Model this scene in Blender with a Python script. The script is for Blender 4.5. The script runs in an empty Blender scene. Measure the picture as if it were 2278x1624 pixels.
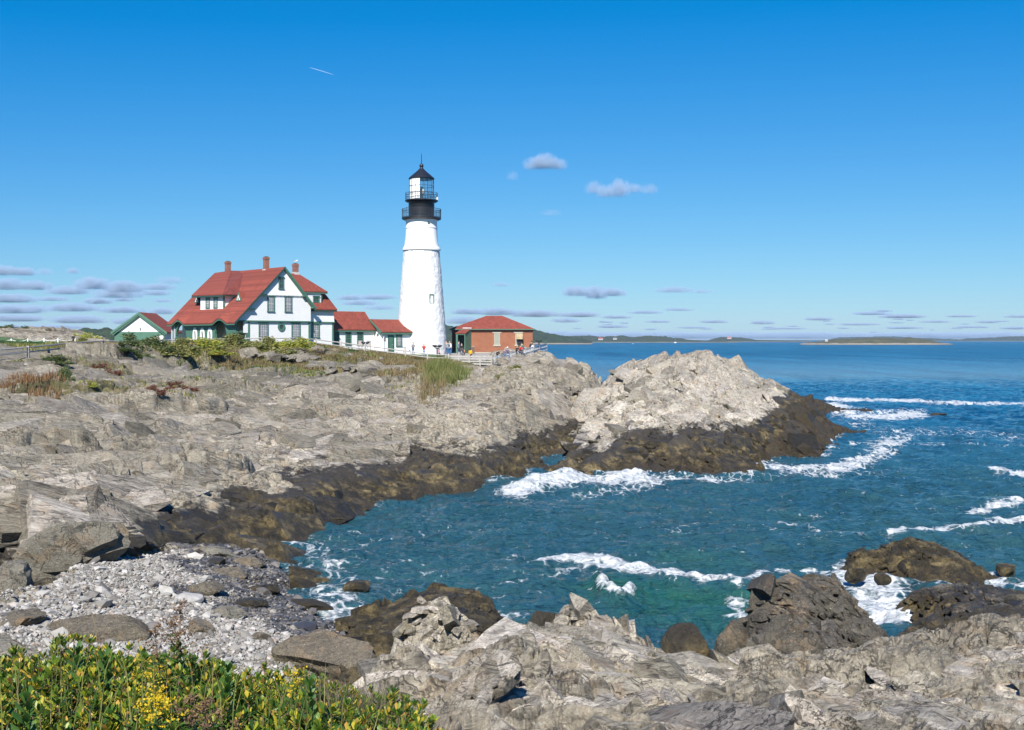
import bpy, math, random
import numpy as np
from mathutils import Vector, Matrix
R=math.radians
S=bpy.context.scene
COL=S.collection
random.seed(7); rng=np.random.default_rng(7)
# ------------------------------------------------ camera, sky, sun, exposure
F=2500.0; HY=756.0; CX=1139.0; CH=10.0          # focal length in photo units, horizon row, centre column, eye height above water
cam=bpy.data.cameras.new('camera'); camo=bpy.data.objects.new('camera',cam); COL.objects.link(camo)
camo.location=(0,0,CH); camo.rotation_euler=(R(90),0,0)
cam.sensor_width=36; cam.lens=36*F/2278; cam.shift_y=-(812-HY)/2278; cam.clip_start=.3; cam.clip_end=200000
S.camera=camo
SUN_AZ=R(9); SUN_EL=R(43)
w=bpy.data.worlds.new('World'); S.world=w; w.use_nodes=True
nt=w.node_tree; nt.nodes.clear()
sky=nt.nodes.new('ShaderNodeTexSky'); sky.sky_type='NISHITA'; sky.sun_disc=False
to_sun=Vector((-math.sin(SUN_AZ)*math.cos(SUN_EL),-math.cos(SUN_AZ)*math.cos(SUN_EL),math.sin(SUN_EL)))
sky.sun_elevation=SUN_EL; sky.sun_rotation=math.atan2(to_sun.x,to_sun.y)
sky.altitude=0; sky.air_density=1.0; sky.dust_density=.1; sky.ozone_density=3.0
sepc=nt.nodes.new('ShaderNodeSeparateColor'); comb=nt.nodes.new('ShaderNodeCombineColor'); nt.links.new(sky.outputs[0],sepc.inputs[0])
for i,(off,g,k) in enumerate(((.235,1.0,.52),(0,.98,.625),(0,.6,.90))):      # colour grade of the sky: the deep, clear autumn blue of the photograph
    pre=nt.nodes.new('ShaderNodeMath'); pre.operation='MULTIPLY_ADD'; pre.inputs[1].default_value=.12; pre.inputs[2].default_value=-off
    mx=nt.nodes.new('ShaderNodeMath'); mx.operation='MAXIMUM'; mx.inputs[1].default_value=.004
    pw=nt.nodes.new('ShaderNodeMath'); pw.operation='POWER'; pw.inputs[1].default_value=g
    ml=nt.nodes.new('ShaderNodeMath'); ml.operation='MULTIPLY'; ml.inputs[1].default_value=k/1.803/.12
    nt.links.new(sepc.outputs[i],pre.inputs[0]); nt.links.new(pre.outputs[0],mx.inputs[0]); nt.links.new(mx.outputs[0],pw.inputs[0]); nt.links.new(pw.outputs[0],ml.inputs[0]); nt.links.new(ml.outputs[0],comb.inputs[i])
bg=nt.nodes.new('ShaderNodeBackground'); bg.inputs[1].default_value=.12
wo=nt.nodes.new('ShaderNodeOutputWorld')
nt.links.new(comb.outputs[0],bg.inputs[0]); nt.links.new(bg.outputs[0],wo.inputs[0])
sl=bpy.data.lights.new('sun','SUN'); sl.energy=4.7; sl.angle=R(.5); sl.color=(1,.955,.88)
so=bpy.data.objects.new('sun',sl); COL.objects.link(so); so.rotation_euler=to_sun.to_track_quat('Z','Y').to_euler()
S.view_settings.view_transform='Standard'; S.view_settings.look='None'; S.view_settings.exposure=.85; S.view_settings.gamma=1
S.cycles.max_bounces=6; S.cycles.volume_bounces=1; S.cycles.transparent_max_bounces=12

# ------------------------------------------------ helpers
def P(px,py,D): return ((px-CX)/F*D, D, CH-(py-HY)/F*D)
def tag(o,label=None,cat=None,group=None,kind=None):
    if label: o['label']=label
    if cat: o['category']=cat
    if group: o['group']=group
    if kind: o['kind']=kind
    return o
def link(o,parent=None):
    COL.objects.link(o)
    if parent: o.parent=parent
    return o
def empty(name,loc=(0,0,0),rz=0):
    o=bpy.data.objects.new(name,None); link(o); o.location=loc; o.rotation_euler=(0,0,rz); o.empty_display_size=.2; return o
def copy_tree(o,parent=None):
    c=o.copy(); COL.objects.link(c)
    if parent: c.parent=parent
    for ch in list(o.children): copy_tree(ch,c)
    return c
def npmesh(name,V,Fq,mat,parent=None,smooth=False,attrs=None,flat_angle=None):
    me=bpy.data.meshes.new(name); V=np.ascontiguousarray(V,dtype=np.float32); Fq=np.ascontiguousarray(Fq,dtype=np.int32)
    n=Fq.shape[1]
    me.vertices.add(len(V)); me.vertices.foreach_set('co',V.ravel())
    me.loops.add(Fq.size); me.loops.foreach_set('vertex_index',Fq.ravel())
    me.polygons.add(len(Fq)); me.polygons.foreach_set('loop_start',np.arange(0,Fq.size,n,dtype=np.int32))
    me.polygons.foreach_set('use_smooth',np.full(len(Fq),smooth))
    me.update(calc_edges=True)
    if attrs:
        for k,v in attrs.items():
            a=me.attributes.new(k,'FLOAT','POINT'); a.data.foreach_set('value',np.ascontiguousarray(v,dtype=np.float32))
    if mat: me.materials.append(mat)
    o=bpy.data.objects.new(name,me); link(o,parent); return o
class MB:
    def __init__(s): s.v=[]; s.f=[]
    def add(s,vs,fs):
        b=len(s.v); s.v+= [tuple(v) for v in vs]; s.f+=[tuple(i+b for i in f) for f in fs]; return s
    def box(s,x0,x1,y0,y1,z0,z1):
        return s.add([(x0,y0,z0),(x1,y0,z0),(x1,y1,z0),(x0,y1,z0),(x0,y0,z1),(x1,y0,z1),(x1,y1,z1),(x0,y1,z1)],
              [(0,3,2,1),(4,5,6,7),(0,1,5,4),(1,2,6,5),(2,3,7,6),(3,0,4,7)])
    def slab(s,pts,d):
        """closed prism: polygon pts extruded by vector d"""
        n=len(pts); d=Vector(d); a=[Vector(p) for p in pts]; b=[p+d for p in a]
        fs=[tuple(range(n))[::-1],tuple(range(n,2*n))]+[(i,(i+1)%n,n+(i+1)%n,n+i) for i in range(n)]
        return s.add(a+b,fs)
    def bar(s,p,q,w,h=None,up=(0,0,1)):
        h=h or w; p=Vector(p); q=Vector(q); d=(q-p).normalized(); u=Vector(up)
        if abs(d.dot(u))>.98: u=Vector((0,1,0))
        a=d.cross(u).normalized()*(w/2); b=a.cross(d).normalized()*(h/2)
        return s.slab([p-a-b,p+a-b,p+a+b,p-a+b],q-p)
    def tube(s,pts,rs,n=8,cap=True):
        pts=[Vector(p) for p in pts]
        if not hasattr(rs,'__len__'): rs=[rs]*len(pts)
        rings=[]; base=len(s.v)
        for i,p in enumerate(pts):
            d=(pts[min(i+1,len(pts)-1)]-pts[max(i-1,0)]).normalized()
            u=Vector((0,0,1)) if abs(d.z)<.9 else Vector((1,0,0))
            a=d.cross(u).normalized(); b=d.cross(a)
            s.v+=[tuple(p+(a*math.cos(2*math.pi*k/n)+b*math.sin(2*math.pi*k/n))*rs[i]) for k in range(n)]
        for i in range(len(pts)-1):
            for k in range(n):
                s.f.append((base+i*n+k,base+i*n+(k+1)%n,base+(i+1)*n+(k+1)%n,base+(i+1)*n+k))
        if cap:
            s.f.append(tuple(base+k for k in range(n))[::-1]); s.f.append(tuple(base+(len(pts)-1)*n+k for k in range(n)))
        return s
    def lathe(s,prof,n=48,cx=0,cy=0):
        base=len(s.v)
        for r,z in prof: s.v+=[(cx+r*math.cos(2*math.pi*k/n),cy+r*math.sin(2*math.pi*k/n),z) for k in range(n)]
        for i in range(len(prof)-1):
            for k in range(n): s.f.append((base+i*n+k,base+i*n+(k+1)%n,base+(i+1)*n+(k+1)%n,base+(i+1)*n+k))
        s.f.append(tuple(base+k for k in range(n))[::-1]); s.f.append(tuple(base+(len(prof)-1)*n+k for k in range(n)))
        return s
    def sphere(s,c,r,n=8,m=6,sc=(1,1,1)):
        base=len(s.v)
        for i in range(m+1):
            t=math.pi*i/m
            for k in range(n):
                p=2*math.pi*k/n; s.v.append((c[0]+r*sc[0]*math.sin(t)*math.cos(p),c[1]+r*sc[1]*math.sin(t)*math.sin(p),c[2]+r*sc[2]*math.cos(t)))
        for i in range(m):
            for k in range(n): s.f.append((base+i*n+k,base+(i+1)*n+k,base+(i+1)*n+(k+1)%n,base+i*n+(k+1)%n))
        return s
    def build(s,name,mat,parent=None,smooth=False,loc=None,fix=True):
        me=bpy.data.meshes.new(name); me.from_pydata(s.v,[],s.f); me.materials.append(mat)
        if fix:
            import bmesh
            bm=bmesh.new(); bm.from_mesh(me); bmesh.ops.remove_doubles(bm,verts=bm.verts,dist=1e-5)
            bmesh.ops.recalc_face_normals(bm,faces=bm.faces); bm.to_mesh(me); bm.free()
        if smooth:
            me.polygons.foreach_set('use_smooth',[True]*len(me.polygons))
            try: me.set_sharp_from_angle(angle=R(40))
            except Exception: pass
        o=bpy.data.objects.new(name,me); link(o,parent)
        if loc: o.location=loc
        return o
# ---- materials
def newmat(name):
    m=bpy.data.materials.new(name); m.use_nodes=True; t=m.node_tree; b=t.nodes['Principled BSDF']; return m,t,b
class N:
    """small node helper"""
    def __init__(s,t): s.t=t
    def n(s,typ,**kw):
        x=s.t.nodes.new('ShaderNode'+typ)
        for k,v in kw.items():
            if k in('ins',):
                for kk,vv in v.items():
                    if isinstance(vv,bpy.types.NodeSocket): s.t.links.new(vv,x.inputs[kk])
                    else: x.inputs[kk].default_value=vv
            else: setattr(x,k,v)
        return x
    def L(s,a,b): s.t.links.new(a,b)
    def math(s,op,a,b=0.0,c=None,clamp=False):
        x=s.n('Math',operation=op,use_clamp=clamp)
        for i,v in enumerate((a,b,c)):
            if v is None: continue
            if isinstance(v,(int,float)): x.inputs[i].default_value=v
            else: s.L(v,x.inputs[i])
        return x.outputs[0]
    def noise(s,vec,scale,detail=4,rough=.55,dist=0.0):
        x=s.n('TexNoise',ins={'Scale':scale,'Detail':float(detail),'Roughness':rough,'Distortion':dist})
        if vec is not None: s.L(vec,x.inputs['Vector'])
        return x.outputs['Fac']
    def mapping(s,vec,scale=(1,1,1),rot=(0,0,0),loc=(0,0,0)):
        x=s.n('Mapping'); s.L(vec,x.inputs['Vector']); x.inputs['Scale'].default_value=scale; x.inputs['Rotation'].default_value=rot; x.inputs['Location'].default_value=loc
        return x.outputs[0]
    def ramp(s,f,stops,interp='LINEAR'):
        x=s.n('ValToRGB'); x.color_ramp.interpolation=interp; e=x.color_ramp.elements
        while len(e)<len(stops): e.new(.5)
        for i,(p,c) in enumerate(stops):
            e[i].position=p; e[i].color=(*c,1) if hasattr(c,'__len__') else (c,c,c,1)
        s.L(f,x.inputs[0]); return x.outputs[0]
    def smooth(s,f,a,b,lo=0.0,hi=1.0):
        x=s.n('MapRange',interpolation_type='SMOOTHSTEP'); s.L(f,x.inputs[0]); x.inputs[1].default_value=a; x.inputs[2].default_value=b
        x.inputs[3].default_value=lo; x.inputs[4].default_value=hi; return x.outputs[0]
    def mix(s,f,a,b,mode='MIX'):
        x=s.n('Mix',data_type='RGBA',blend_type=mode)
        for sock,v in ((x.inputs['Factor'],f),(x.inputs[6],a),(x.inputs[7],b)):
            if isinstance(v,bpy.types.NodeSocket): s.L(v,sock)
            elif hasattr(v,'__len__'): sock.default_value=(*v,1) if len(v)==3 else v
            else: sock.default_value=v
        return x.outputs[2]
    def attr(s,name): return s.n('Attribute',attribute_name=name).outputs['Fac']
    def pos(s): return s.n('NewGeometry').outputs['Position']
    def obj(s): return s.n('TexCoord').outputs['Object']
    def sepz(s,v,i=2):
        x=s.n('SeparateXYZ'); s.L(v,x.inputs[0]); return x.outputs[i]
    def bump(s,h,strength=.5,dist=.1,normal=None):
        x=s.n('Bump',ins={'Strength':strength,'Distance':dist}); s.L(h,x.inputs['Height'])
        if normal is not None: s.L(normal,x.inputs['Normal'])
        return x.outputs[0]
def simple(name,col,rough=.6,var=.12,scale=3.0,bump=0.0,metal=0.0,spec=.5):
    m,t,b=newmat(name); h=N(t)
    f=h.noise(h.obj(),scale,5,.6)
    c=h.mix(h.ramp(f,[(.3,0.0),(.7,1.0)]),tuple(x*(1-var) for x in col),tuple(min(1,x*(1+var)) for x in col))
    t.links.new(c,b.inputs['Base Color']); b.inputs['Roughness'].default_value=rough; b.inputs['Metallic'].default_value=metal
    b.inputs['Specular IOR Level'].default_value=spec
    if bump: t.links.new(h.bump(f,bump,.02),b.inputs['Normal'])
    return m

# ------------------------------------------------ numpy noise
def _h(ix,iy,s):
    x=(ix.astype(np.int64)*374761393+iy.astype(np.int64)*668265263+s*974634777)&0xFFFFFFFF
    x=((x^(x>>13))*1274126177)&0xFFFFFFFF; x=((x^(x>>16))*2246822519)&0xFFFFFFFF
    return ((x^(x>>15))&0xFFFFFF)/16777216.0
def vn(x,y,s=0):
    ix=np.floor(x); iy=np.floor(y); fx=x-ix; fy=y-iy; fx=fx*fx*(3-2*fx); fy=fy*fy*(3-2*fy)
    a=_h(ix,iy,s); b=_h(ix+1,iy,s); c=_h(ix,iy+1,s); d=_h(ix+1,iy+1,s)
    return (a+(b-a)*fx)*(1-fy)+(c+(d-c)*fx)*fy
def fbm(x,y,s=0,o=4,g=.5):
    r=0;a=1;t=0
    for i in range(o):
        r=r+a*vn(x,y,s+i*17); t+=a; a*=g; x=x*2.03+5.1; y=y*2.03+9.7
    return r/t
def blocks(x,y,size,s,tilt=.5,bias=(0,0),K=36.0):
    """Worley cells, each a randomly raised and tilted plane: broken rock blocks with steep but not vertical steps"""
    u=x/size; v=y/size; iu=np.floor(u); iv=np.floor(v)
    D=[];H=[]
    for di in(-1,0,1):
        for dj in(-1,0,1):
            a=iu+di; b=iv+dj
            dx=u-(a+.1+.8*_h(a,b,s)); dy=v-(b+.1+.8*_h(a,b,s+1))
            D.append(np.sqrt(dx*dx+dy*dy))
            H.append((_h(a,b,s+2)-.5)+dx*((_h(a,b,s+3)-.5)*2*tilt+bias[0])+dy*((_h(a,b,s+4)-.5)*2*tilt+bias[1]))
    D=np.array(D,dtype=np.float32); m=D.min(0); W=np.exp(-K*(D-m)); hh=(W*np.array(H,dtype=np.float32)).sum(0)/W.sum(0)
    D.partition(1,axis=0); return hh,D[1]-D[0]
ST=R(52)   # strike of the rock layers in plan
def rockdetail(X,Y,amp=1.0,sizes=(7,3,1.3,.6,.28),k=.13,seed=1,st=ST,stretch=2.2):
    a=X*math.cos(st)+Y*math.sin(st); b=-X*math.sin(st)+Y*math.cos(st)
    w1=(fbm(X*.35,Y*.35,seed+50,3)-.5)*2.2; w2=(fbm(X*.35+40,Y*.35,seed+60,3)-.5)*2.2
    a=a+w1; b=b+w2
    a=a+(fbm(X*2.1,Y*2.1,seed+70,2)-.5)*.14; b=b+(fbm(X*2.1+9,Y*2.1,seed+80,2)-.5)*.14
    z=0
    for i,sz in enumerate(sizes):
        h,e=blocks(a/stretch,b,sz,seed*31+i*7,.55,(.15,-.45),18. if sz>3 else 30.)
        fade=np.clip(sz/(Y*.0035)-.6,0,1)
        z=z+(h*sz*k*(1.0 if sz>1 else 1.25) - np.exp(-(e/.055)**2)*min(sz,3.5)*.22)*fade
    # long slanting slabs: saw-tooth steps across the strike
    for per,A in ((3.1,.34),(1.15,.13)):
        u=b/per+(fbm(X*.5,Y*.5,seed+91,3)-.5)*1.6; fr=u-np.floor(u); sw=np.where(fr<.86,fr/.86,(1-fr)/.14)
        z=z-(sw-.5)*A*per*.5*fbm(X*.2,Y*.2,seed+95,2)*1.25*np.clip(per/(Y*.006)-.8,0,1)
    return z*amp
class RBF:
    def __init__(s,pts,ys=.7,smooth=.02):
        p=np.array(pts,float); s.ys=ys; s.c=np.stack([p[:,0],p[:,1]*ys],1); n=len(p)
        d=np.linalg.norm(s.c[:,None]-s.c[None],axis=2); A=np.zeros((n+3,n+3)); A[:n,:n]=-d+np.eye(n)*smooth
        A[:n,n]=1; A[n,:n]=1; A[:n,n+1]=s.c[:,0]; A[n+1,:n]=s.c[:,0]; A[:n,n+2]=s.c[:,1]; A[n+2,:n]=s.c[:,1]
        s.w=np.linalg.solve(A,np.r_[p[:,2],0,0,0])
    def __call__(s,X,Y):
        sh=X.shape; x=X.ravel(); y=Y.ravel()*s.ys; out=np.empty(x.size)
        for i in range(0,x.size,100000):
            a=x[i:i+100000]; b=y[i:i+100000]; r=np.full(a.size,s.w[-3])+s.w[-2]*a+s.w[-1]*b
            for j in range(len(s.c)): r-=s.w[j]*np.sqrt((a-s.c[j,0])**2+(b-s.c[j,1])**2)
            out[i:i+100000]=r
        return out.reshape(sh)
def sm(x,a,b):
    t=np.clip((x-a)/(b-a),0,1); return t*t*(3-2*t)
def polar(q0,q1,nq,y0,y1,ny):
    q=np.linspace(q0,q1,nq); y=np.geomspace(y0,y1,ny); Q,Y=np.meshgrid(q,y); return Q*Y,Y
def gridfaces(ny,nx,keep=None):
    i=np.arange(ny*nx).reshape(ny,nx); f=np.stack([i[:-1,:-1],i[:-1,1:],i[1:,1:],i[1:,:-1]],-1).reshape(-1,4)
    if keep is not None:
        k=keep.ravel(); f=f[k[f].any(1)]
    return f
def compact(V,Fq,attrs):
    u,inv=np.unique(Fq,return_inverse=True); return V[u],inv.reshape(Fq.shape),{k:v.ravel()[u] for k,v in attrs.items()}
def strokes_field(X,Y,strokes,yk=3.0):
    """closeness to polylines given in photo columns/rows on the water plane"""
    px=CX+X/Y*F; py=HY+CH/Y*F; out=np.zeros(X.shape)
    for pts,wd,st in strokes:
        d=np.full(X.shape,1e9)
        for (ax,ay),(bx,by) in zip(pts[:-1],pts[1:]):
            ux=bx-ax; uy=(by-ay)*yk; t=np.clip(((px-ax)*ux+(py-ay)*yk*uy)/(ux*ux+uy*uy+1e-9),0,1)
            d=np.minimum(d,np.hypot(px-ax-t*ux,(py-ay)*yk-t*uy))
        out=np.maximum(out,st*np.exp(-(d/(wd*yk))**2))
    return out
# ------------------------------------------------ rock, ground and water materials
def rock_mat(name,dry0,dry1,seed=0.0,tide=1.6,dryk=1.0,rust=.0,veg=False,wetamt=1.0,fine=1.0,bigk=.5,sw=1.0):
    m,t,b=newmat(name); h=N(t); p=h.pos(); z=h.sepz(p)
    st=h.mapping(p,(1,1,1),(R(18),R(-10),-ST)); 
    warp=h.n('VectorMath',operation='ADD'); h.L(st,warp.inputs[0])
    wn=h.n('TexNoise',ins={'Scale':.8,'Detail':3.0}); h.L(p,wn.inputs['Vector'])
    sc=h.n('VectorMath',operation='SCALE'); h.L(wn.outputs['Color'],sc.inputs[0]); sc.inputs['Scale'].default_value=.4
    h.L(sc.outputs[0],warp.inputs[1]); wv=warp.outputs[0]
    bands=h.noise(h.mapping(wv,(.22,3.2*fine,3.2*fine)),1.6,6,.65)
    fineb=h.noise(h.mapping(wv,(.8,9*fine,9*fine)),2.0,5,.7)
    big=h.noise(p,.16,4,.6); mid=h.noise(h.mapping(p,loc=(seed,3,1)),1.1,5,.62)
    c=h.mix(h.ramp(bands,[(.32,0.0),(.68,1.0)]),dry0,dry1)
    c=h.mix(h.math('MULTIPLY',h.ramp(fineb,[(.5,0.0),(.66,1.0)]),.55),c,tuple(x*.36 for x in dry0))
    c=h.mix(h.math('MULTIPLY',h.ramp(big,[(.42,0.0),(.66,1.0)]),bigk),c,(.20,.18,.15))
    # warm stains
    c=h.mix(h.math('MULTIPLY',h.ramp(mid,[(.52,0.0),(.68,1.0)]),.50+rust),c,(.43,.285,.165))
    # quartz flecks
    fl=h.noise(h.mapping(wv,(1.5,6,6)),3.1,3,.5)
    c=h.mix(h.math('MULTIPLY',h.ramp(fl,[(.66,0.0),(.72,1.0)]),.7),c,(.62,.59,.54))
    # dark joint lines: soil and weathering, plus crack shade painted into the colour
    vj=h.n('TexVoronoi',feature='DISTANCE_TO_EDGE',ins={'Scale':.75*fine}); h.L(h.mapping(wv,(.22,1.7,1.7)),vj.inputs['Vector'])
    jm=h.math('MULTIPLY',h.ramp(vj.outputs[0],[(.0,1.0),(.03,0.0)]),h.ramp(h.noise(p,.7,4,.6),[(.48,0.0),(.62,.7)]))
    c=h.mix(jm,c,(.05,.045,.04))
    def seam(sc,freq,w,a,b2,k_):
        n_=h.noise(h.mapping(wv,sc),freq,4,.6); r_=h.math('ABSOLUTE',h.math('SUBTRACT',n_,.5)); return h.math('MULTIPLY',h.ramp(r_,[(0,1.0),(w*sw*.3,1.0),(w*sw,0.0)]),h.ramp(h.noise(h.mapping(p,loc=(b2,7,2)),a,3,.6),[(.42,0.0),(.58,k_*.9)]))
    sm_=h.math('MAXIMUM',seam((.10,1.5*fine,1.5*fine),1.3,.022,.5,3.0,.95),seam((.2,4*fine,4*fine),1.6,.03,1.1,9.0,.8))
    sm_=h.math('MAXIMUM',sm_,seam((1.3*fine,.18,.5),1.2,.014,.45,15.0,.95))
    c=h.mix(sm_,c,(.022,.020,.018))  # seam lines: crevice shade painted into the colour, partly lichen staining
    # grey lichen zone, set per vertex
    lich=h.attr('dull')
    lm=h.math('MULTIPLY',lich,h.ramp(h.noise(p,1.9,6,.7),[(.3,0.0),(.52,.95)]))
    c=h.mix(lm,c,h.mix(fineb,(.085,.075,.06),(.25,.225,.185)))
    # soil and low plants
    vg=h.attr('veg'); vm=h.smooth(h.math('ADD',vg,h.math('MULTIPLY',h.math('SUBTRACT',h.noise(p,1.3,6,.75),.5),1.3)),.42,.6)
    vc=h.ramp(h.noise(p,.9,5,.7),[(.3,(.065,.06,.03)),(.5,(.13,.12,.05)),(.62,(.20,.155,.075)),(.75,(.07,.085,.03))])
    c=h.mix(vm,c,vc)
    # tide zone: dark band, below it brown weed and barnacles
    zz=h.math('ADD',z,h.math('MULTIPLY',h.math('SUBTRACT',h.noise(p,.35,4,.6),.5),2.8))
    zz=h.math('ADD',zz,h.math('MULTIPLY',h.math('SUBTRACT',bands,.5),1.1))
    zz=h.math('ADD',zz,h.attr('lift'))
    dark=h.smooth(zz,tide*1.1,tide*1.3,1,0)
    dark=h.math('MULTIPLY',dark,wetamt)
    dc=h.mix(bands,(.022,.019,.017),(.075,.062,.045))
    c=h.mix(dark,c,dc)
    weed=h.math('MULTIPLY',h.smooth(zz,tide*.55,tide*1.0,1,0),wetamt)
    wcol=h.ramp(h.noise(p,1.25,6,.72),[(.36,(.018,.016,.011)),(.5,(.06,.045,.02)),(.60,(.18,.135,.06)),(.70,(.28,.22,.11))])
    c=h.mix(weed,c,wcol)
    low=h.math('MULTIPLY',h.smooth(zz,-.1,.55,1,0),wetamt)
    c=h.mix(low,c,h.mix(mid,(.022,.017,.011),(.07,.05,.022)))
    rnd=h.n('NewGeometry').outputs['Random Per Island']
    rv=h.ramp(rnd,[(0,.42),(.06,.58),(.22,.84),(.7,1.05),(1,1.36)]); mn=h.attr('main')
    rv=h.math('ADD',h.math('MULTIPLY',rv,h.math('SUBTRACT',1.0,mn)),mn); c=h.mix(1.0,c,h.n('CombineColor',ins={0:rv,1:rv,2:h.math('SUBTRACT',rv,h.math('MULTIPLY',h.math('FRACT',h.math('MULTIPLY',rnd,17.3)),.10))}).outputs[0],'MULTIPLY')
    t.links.new(c,b.inputs['Base Color'])
    t.links.new(h.math('SUBTRACT',.88,h.math('MULTIPLY',dark,h.math('MULTIPLY',.5,h.ramp(mid,[(.4,0.2),(.6,1.0)])))),b.inputs['Roughness'])
    n1=h.bump(h.noise(h.mapping(wv,(.35,4*fine,4*fine)),2.2,7,.7),1.0,.28)
    vor=h.n('TexVoronoi',feature='DISTANCE_TO_EDGE',ins={'Scale':1.5*fine}); h.L(h.mapping(st,(.5,1.5,1.5)),vor.inputs['Vector'])
    cr=h.ramp(vor.outputs[0],[(0,0.0),(.06,1.0)])
    n2=h.bump(cr,.45,.05,n1)
    n3=h.bump(h.noise(p,11*fine,6,.7),.7,.035,n2)
    t.links.new(n3,b.inputs['Normal'])
    return m
M={}
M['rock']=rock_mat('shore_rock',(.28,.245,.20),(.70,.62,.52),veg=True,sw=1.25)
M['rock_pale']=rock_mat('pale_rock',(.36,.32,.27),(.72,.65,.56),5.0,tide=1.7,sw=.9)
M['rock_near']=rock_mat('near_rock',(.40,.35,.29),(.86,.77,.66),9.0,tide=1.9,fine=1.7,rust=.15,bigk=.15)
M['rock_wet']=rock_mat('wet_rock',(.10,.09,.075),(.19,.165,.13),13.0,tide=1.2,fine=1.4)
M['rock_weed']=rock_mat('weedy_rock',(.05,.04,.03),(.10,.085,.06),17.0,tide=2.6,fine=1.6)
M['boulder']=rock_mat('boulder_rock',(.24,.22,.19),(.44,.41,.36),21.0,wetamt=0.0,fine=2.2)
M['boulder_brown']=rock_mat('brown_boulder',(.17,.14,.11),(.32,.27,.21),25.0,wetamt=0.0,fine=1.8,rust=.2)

def water_mat():
    m,t,b=newmat('sea_water'); h=N(t); p=h.pos()
    d=h.n('VectorMath',operation='LENGTH'); h.L(p,d.inputs[0]); dist=d.outputs['Value']
    pv=h.ramp(h.math('ADD',h.math('MULTIPLY',h.noise(h.mapping(p,(1,.13,1)),.035,6,.75),.5),h.math('MULTIPLY',h.noise(h.mapping(p,(1,.4,1)),.3,5,.75),.5)),[(.40,0.0),(.60,1.0)])
    deep=h.mix(pv,(.001,.036,.092),(.020,.150,.262))
    near=h.mix(h.noise(h.mapping(p,(1,.5,1)),.16,4,.6),(.009,.042,.060),(.032,.100,.115))
    c=h.mix(h.smooth(dist,60,170),near,deep)
    c=h.mix(h.attr('green'),c,(.016,.085,.062))
    foam=h.attr('foam')
    f1=h.noise(h.mapping(p,(.8,.55,1)),1.3,8,.72,.7)
    f2=h.n('TexVoronoi',feature='DISTANCE_TO_EDGE',ins={'Scale':1.6,'Randomness':1.0})
    wv=h.n('VectorMath',operation='ADD'); h.L(p,wv.inputs[0]); nz=h.n('TexNoise',ins={'Scale':1.1,'Detail':5.0}); h.L(p,nz.inputs['Vector']); h.L(nz.outputs['Color'],wv.inputs[1]); h.L(h.mapping(wv.outputs[0],(1,.6,1)),f2.inputs['Vector'])
    lace=h.ramp(f2.outputs[0],[(0,1.0),(.16,0.0)])
    s=h.math('SUBTRACT',h.math('ADD',h.math('MULTIPLY',f1,1.25),h.math('MULTIPLY',lace,.24)),.24)
    stn=h.noise(h.mapping(p,(.35,1.0,1),(0,0,R(12))),.22,5,.65,.8); stk=h.math('MULTIPLY',h.ramp(h.math('ABSOLUTE',h.math('SUBTRACT',stn,.52)),[(0,1.0),(.035,0.0)]),h.smooth(dist,230,90,0,.34))
    fm=h.smooth(h.math('SUBTRACT',h.math('ADD',s,h.math('MAXIMUM',h.math('MULTIPLY',foam,.86),stk)),1.0),-.10,.22)
    # scattered small whitecaps out at sea
    wc=h.noise(h.mapping(p,(.25,.9,1)),.9,5,.7)
    fm=h.math('MAXIMUM',fm,h.math('MULTIPLY',h.smooth(wc,.715,.76),.35))
    fm=h.math('MULTIPLY',fm,h.math('ADD',.62,h.math('MULTIPLY',.38,h.smooth(h.noise(p,2.6,6,.75),.4,.6))))
    c=h.mix(fm,c,(.66,.68,.69))
    t.links.new(c,b.inputs['Base Color'])
    far=h.smooth(dist,120,900)
    t.links.new(h.math('ADD',h.math('ADD',.09,h.math('MULTIPLY',far,.25)),h.math('MULTIPLY',fm,.6)),b.inputs['Roughness'])
    t.links.new(h.math('SUBTRACT',.5,h.math('MULTIPLY',far,.38)),b.inputs['Specular IOR Level'])
    b.inputs['IOR'].default_value=1.33
    # ripples: strength falls as they become finer than a pixel
    a1=h.noise(h.mapping(p,(.55,1.0,1),(0,0,R(14))),.55,6,.62,.3)
    a2=h.noise(h.mapping(p,(.7,1.3,1),(0,0,R(-20))),3.2,5,.65,.3)
    n1=h.bump(a1,1.0,.75)
    n2=h.bump(a2,1.0,.26,n1)
    a3=h.noise(h.mapping(p,(1,.22,1)),.14,5,.65)
    n3=h.bump(a3,.9,2.6,n2)
    t.links.new(n3,b.inputs['Normal'])
    return m
M['water']=water_mat()

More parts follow.
